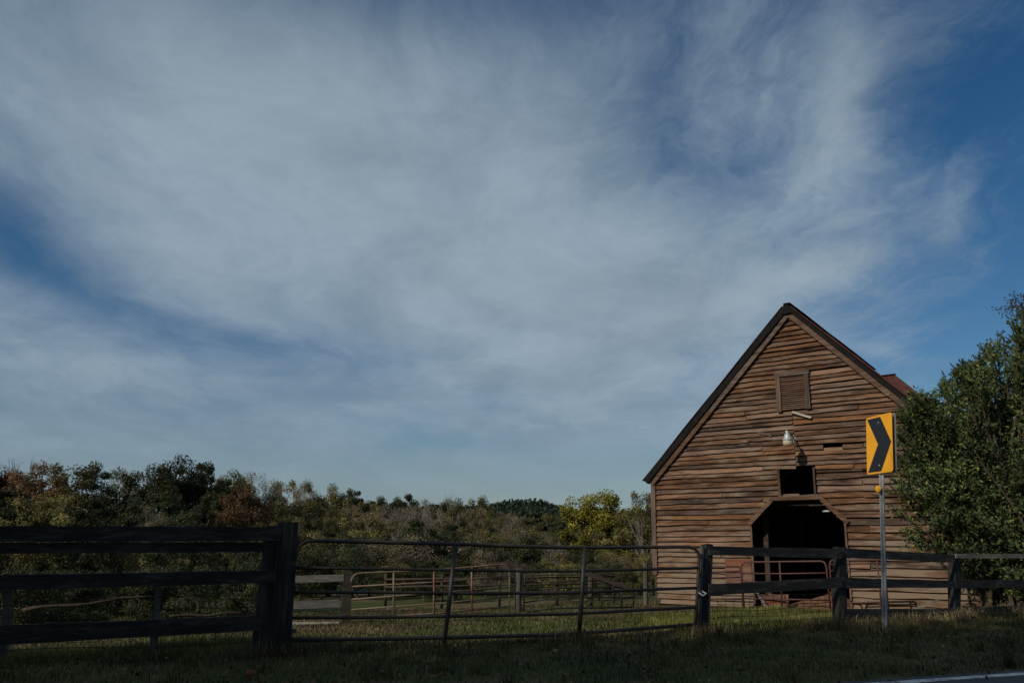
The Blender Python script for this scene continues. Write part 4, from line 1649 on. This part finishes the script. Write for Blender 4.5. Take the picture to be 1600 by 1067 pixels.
def big_bush():
    r = np.random.default_rng(21)
    base = np.array([11.5, 18.8, 0.0])
    base[2] = float(tz(base[0], base[1]))
    t = empty('big_bush', base, 'big green small-leaved bush hiding the right side of the barn', 'bush')
    ox = [1380, 1400, 1416, 1450, 1480, 1520, 1560, 1600, 1660, 1740]
    oy = [745, 640, 612, 612, 575, 552, 512, 468, 430, 430]
    wood = MB()
    LP, LD = [], []

    def leafy(sp, sl, step=0.030):
        sp = np.array(sp)
        m = max(5, int(sl / step))
        tt = np.linspace(0.06, 1.0, m) * (len(sp) - 1)
        i0 = np.minimum(tt.astype(int), len(sp) - 2)
        fr = (tt - i0)[:, None]
        LP.append(sp[i0] * (1 - fr) + sp[i0 + 1] * fr + r.normal(size=(m, 3)) * 0.008)
        LD.append(unit(sp[i0 + 1] - sp[i0]))

    NS = 300
    for i in range(NS):
        px = 1386 + 336 * r.random() ** 0.95
        top = np.interp(px, ox, oy)
        low = 880 if px > 1430 else 862
        f = r.random()
        py = top + (low - top) * (f ** 1.25 if i % 3 else 0.06 * f)
        if px > 1500 and i % 7 == 0:
            py = r.uniform(860, 925)
        Y = r.uniform(17.5, 19.4)
        tip = at(px, py, Y)
        root = base + np.array([r.normal(0, 0.35), r.normal(0, 0.25), -0.1])
        mid = root * 0.5 + tip * 0.5 + np.array([(base[0] - tip[0]) * 0.18, 0, 0.10 * (tip[2] - root[2])]) + r.normal(size=3) * 0.12
        n = 12
        pts = []
        for k in range(n + 1):
            u = k / n
            p = root * (1 - u) ** 2 + mid * 2 * u * (1 - u) + tip * u * u
            pts.append(p + r.normal(size=3) * 0.025 * (0 < k < n))
        L_ = np.linalg.norm(tip - root)
        r0 = 0.010 + 0.006 * L_
        wood.tube(pts, [r0 * (1 - 0.9 * k / n) + 0.002 for k in range(n + 1)], 5, False)
        leafy(pts[n - 3:], np.linalg.norm(pts[n] - pts[n - 3]), 0.022)
        for k in range(int(n * 0.42), n):
            ax = (pts[k + 1] - pts[k]) / np.linalg.norm(pts[k + 1] - pts[k])
            for _ in range(3 if k > n * 0.6 else 2):
                sd = ax * 0.9 + r.normal(size=3) * 0.55 + np.array([0, 0, 0.15])
                sl = r.uniform(0.28, 0.62) * (1.0 - 0.35 * (k / n))
                sp = arching(pts[k], sd, sl, 4, r.uniform(-0.05, 0.04), r)
                wood.tube(sp, [0.005, 0.004, 0.003, 0.003, 0.0015], 3, False)
                leafy(sp, sl)
                for q in (1, 2, 3):
                    if r.random() < 0.75:
                        sd2 = (sp[q + 1] - sp[q]) / np.linalg.norm(sp[q + 1] - sp[q]) + r.normal(size=3) * 0.6
                        l2 = r.uniform(0.10, 0.24)
                        s2 = arching(sp[q], sd2, l2, 2, 0.0, r)
                        leafy(s2, l2)
    LP, LD = np.concatenate(LP), np.concatenate(LD)
    V, F = leaf_quads(LP, RNG.uniform(0.055, 0.11, len(LP)), 0.46, 0.5, LD * 0.8, 0.6)
    link('crown', mesh_np('bush_crown', V - base, F), LM['bush'], t)
    wood.build('stems', M['twig'], t, origin=base)
    return len(LP)


NB = big_bush()


def thin_tree():
    """the sparse tree with dull red leaves rising behind the bush"""
    r = np.random.default_rng(4)
    base = np.array([14.6, 21.0, 0.0])
    base[2] = float(tz(base[0], base[1]))
    t = empty('slender_tree', base, 'sparse dull-red tree rising behind the bush at right edge', 'tree')
    wood = MB()
    LP = []
    top = at(1625, 470, 21.0)
    trunk = [base, base * 0.5 + top * 0.5 + np.array([0.1, 0, 0]), top]
    wood.tube(trunk, [0.12, 0.08, 0.02], 7, False)
    for i in range(34):
        f = r.uniform(0.45, 1.0)
        p = base + (top - base) * f
        d = r.normal(size=3)
        d[2] = abs(d[2]) * 0.6 + 0.3
        d[0] -= 0.2
        pts = arching(p, d, r.uniform(0.8, 1.7), 7, 0.0, r)
        wood.tube(pts, [0.02, 0.016, 0.012, 0.01, 0.008, 0.006, 0.005, 0.003], 4, False)
        for k in range(2, 8):
            for _ in range(3):
                sp = arching(pts[k], r.normal(size=3) + np.array([0, 0, 0.3]), r.uniform(0.15, 0.4), 3, 0, r)
                wood.tube(sp, 0.003, 3, False)
                for q in sp[1:]:
                    for _ in range(2):
                        LP.append(q + r.normal(size=3) * 0.03)
    V, F = leaf_quads(np.array(LP), RNG.uniform(0.05, 0.09, len(LP)), 0.5)
    link('crown', mesh_np('slender_crown', V - base, F), LM['purple'], t)
    wood.build('stems', M['bark'], t, origin=base)


thin_tree()


# ------------------------------------------------------------------ grass
def blades(name, X, Y, h, w, mat, label, lean_amt=0.5):
    n = len(X)
    Z = tz(X, Y)
    a = RNG.uniform(0, 2 * math.pi, n)
    side = np.stack([np.cos(a), np.sin(a), np.zeros(n)], -1)
    b = RNG.uniform(0, 2 * math.pi, n)
    ln = (np.abs(RNG.normal(size=n)) * lean_amt)[:, None]
    tipd = np.stack([np.cos(b), np.sin(b), np.zeros(n)], -1) * ln
    P = np.stack([X, Y, Z - 0.01], -1)
    hh, ww = h[:, None], w[:, None]
    up = np.array([0, 0, 1.0])
    mid = P + (up * 0.62 + tipd * 0.3) * hh
    tip = P + (up * (1 - 0.25 * np.minimum(ln, 1.5)) + tipd) * hh
    V = np.stack([P - side * ww * 0.5, P + side * ww * 0.5, mid + side * ww * 0.4, tip, mid - side * ww * 0.4], 1).reshape(-1, 3)
    i = np.arange(n)[:, None] * 5
    F = np.concatenate([i + np.array([[0, 1, 2, 3]]), i + np.array([[0, 2, 3, 4]])])
    F = np.concatenate([i + np.array([[0, 1, 2, 4]])], 0)
    # quad for the lower part, the tip as a second, narrow quad
    F2 = np.stack([i[:, 0] + 4, i[:, 0] + 2, i[:, 0] + 3, i[:, 0] + 3], -1)
    Fq = np.concatenate([F, F2[:, :4]])
    # replace degenerate quads by triangles through a second mesh pass
    me = bpy.data.meshes.new(name)
    me.vertices.add(len(V))
    me.vertices.foreach_set('co', V.astype(np.float32).ravel())
    tri = np.concatenate([i + np.array([[0, 1, 2]]), i + np.array([[0, 2, 4]]), i + np.array([[4, 2, 3]])]).astype(np.int32)
    m = len(tri)
    me.loops.add(m * 3)
    me.loops.foreach_set('vertex_index', tri.ravel())
    me.polygons.add(m)
    me.polygons.foreach_set('loop_start', np.arange(0, m * 3, 3, dtype=np.int32))
    me.update(calc_edges=True)
    o = link(name, me, mat)
    tag(o, label, 'grass', kind='stuff')


def fence_y(x):
    return np.interp(x, [-9, -6, -3, 0, 3, 5.6, 8.6, 10.7, 14], [8.9, 9.92, 10.95, 12.1, 13.35, 14.5, 16.36, 17.55, 19.4])


def lumpy(x, y, f, s_):
    return np.sin(x * f + 1.3 * np.sin(y * f * 0.8 + s_)) * np.sin(y * f * 1.1 + 1.7 * np.sin(x * f * 0.6 + 2 * s_))


GR = leaf_mat('green_grass', (0.042, 0.050, 0.012), (0.088, 0.102, 0.024), (0.16, 0.15, 0.045), 0.15, 0.6, 0.8)
GV = leaf_mat('verge_grass', (0.034, 0.035, 0.011), (0.068, 0.066, 0.020), (0.14, 0.105, 0.04), 0.1, 0.6, 1.3)
GD = leaf_mat('dry_grass', (0.07, 0.055, 0.028), (0.14, 0.11, 0.055), (0.22, 0.18, 0.10), 0.15, 0.6, 0.9)

# short verge grass
n = 120000
X = RNG.uniform(-8, 13, n)
Y = RNG.uniform(5.5, 19, n)
off = (X - RE[0]) * RN[0] + (Y - RE[1]) * RN[1]
k = (off < RNG.normal(0.02, 0.06, n) + 0.14 * lumpy(X, Y, 2.6, 0.3)) & (Y < fence_y(X) + 0.3) & (off > -6.5)
X, Y = X[k], Y[k]
blades('verge_grass', X, Y, RNG.uniform(0.04, 0.11, len(X)) * (1 + 0.35 * lumpy(X, Y, 1.3, 1.0)), RNG.uniform(0.006, 0.013, len(X)), GV, 'short shaded grass on the verge between road and fences', 0.7)
# lush strips behind the fences
n = 60000
X = np.concatenate([RNG.uniform(-9, -2.6, n // 2), RNG.uniform(2.6, 7.0, n // 2)])
Y = fence_y(X) + np.concatenate([RNG.uniform(0.1, 2.2, n // 2), RNG.uniform(0.0, 6.5, n // 2)])
k = lumpy(X, Y, 1.7, 0.5) > RNG.uniform(-1.2, 0.7, n)
X, Y = X[k], Y[k]
blades('lush_grass', X, Y, RNG.uniform(0.07, 0.21, len(X)), RNG.uniform(0.008, 0.018, len(X)), GR, 'taller bright green grass just behind the fences', 0.45)
# pasture
n = 150000
X = RNG.uniform(-14, 9.5, n)
Y = fence_y(X) + RNG.uniform(0.0, 1.0, n) ** 1.25 * 19
lx = (X - BL[0]) * BU[0] + (Y - BL[1]) * BU[1]
ly = -(X - BL[0]) * BU[1] + (Y - BL[1]) * BU[0]
k = ~((lx > -0.1) & (ly > -0.1)) & ~((X > -6.6) & (X < -3.2) & (Y > 16.3) & (Y < 20.6) & (RNG.random(n) < 0.35))
X, Y = X[k], Y[k]
dry = lumpy(X, Y, 0.55, 0.9) + 0.6 * lumpy(X, Y, 1.9, 0.2) + RNG.normal(0, 0.5, len(X)) > -0.15
blades('pasture_grass', X[~dry], Y[~dry], RNG.uniform(0.03, 0.10, (~dry).sum()), RNG.uniform(0.012, 0.024, (~dry).sum()), GR, 'cropped green grass of the pasture', 0.7)
blades('dry_grass', X[dry], Y[dry], RNG.uniform(0.03, 0.10, dry.sum()), RNG.uniform(0.010, 0.022, dry.sum()), GD, 'dry tan grass in patches over the pasture', 0.8)
# dead weeds along the right fence and round the posts
X = np.concatenate([RNG.uniform(4.8, 13, 5000), RNG.normal(5.95, 0.3, 400), RNG.normal(3.05, 0.25, 300), RNG.normal(-3.0, 0.4, 700), RNG.normal(0.95, 0.2, 400)])
Y = fence_y(X) + np.concatenate([RNG.normal(0.0, 0.35, 5000), RNG.normal(-1.05, 0.25, 400), RNG.normal(0, 0.2, 300), RNG.normal(0.0, 0.2, 700), RNG.normal(0, 0.15, 400)])
blades('dead_weeds', X, Y, RNG.uniform(0.08, 0.26, len(X)), RNG.uniform(0.006, 0.012, len(X)), GD, 'brown dead weeds along the foot of the right fence', 0.6)


# tufts and fallen leaves on the verge
cx, cy = RNG.uniform(-7, 10, 130), RNG.uniform(8.6, 15.5, 130)
k = (cy < fence_y(cx) - 0.2) & ((cx - RE[0]) * RN[0] + (cy - RE[1]) * RN[1] < -0.15)
cx, cy = cx[k], cy[k]
X, Y = np.repeat(cx, 34) + RNG.normal(0, 0.06, len(cx) * 34), np.repeat(cy, 34) + RNG.normal(0, 0.06, len(cx) * 34)
blades('grass_tufts', X, Y, RNG.uniform(0.09, 0.24, len(X)), RNG.uniform(0.006, 0.012, len(X)), GV, 'coarse taller tufts scattered over the verge grass', 0.8)
X, Y = RNG.uniform(-8, 11, 2600), RNG.uniform(8.2, 17, 2600)
k = (Y < fence_y(X) + 0.5) & ((X - RE[0]) * RN[0] + (Y - RE[1]) * RN[1] < 0.5)
X, Y = X[k], Y[k]
V, F = leaf_quads(np.stack([X, Y, tz(X, Y) + RNG.uniform(0.03, 0.09, len(X))], -1), RNG.uniform(0.04, 0.085, len(X)), 0.6, 2.0)
tag(link('fallen_leaves', mesh_np('fallen_leaves', V, F), leaf_mat('dead_leaves', (0.05, 0.03, 0.018), (0.13, 0.075, 0.04), (0.22, 0.15, 0.08), 0.1)), 'brown fallen leaves strewn over the verge', 'leaves', kind='stuff')


def small_litter():
    o = MB().lathe([(0.0, -0.02), (0.04, -0.01), (0.055, 0.02), (0.04, 0.055), (0.0, 0.065)], (0, 0, 0), 9)
    o.V = [(x * random.uniform(0.85, 1.2), y * random.uniform(0.85, 1.2), z * random.uniform(0.85, 1.1)) for x, y, z in o.V]
    ob = o.build('clay_clod', plain_mat('red_clay', (0.17, 0.05, 0.03), 0.9, 0, 20), None)
    ob.location = (-2.78, 9.06, 0.03)
    tag(ob, 'small lump of red clay lying on the dark verge', 'clod')


small_litter()
print('bush leaves', NB, 'objects', len(bpy.data.objects))
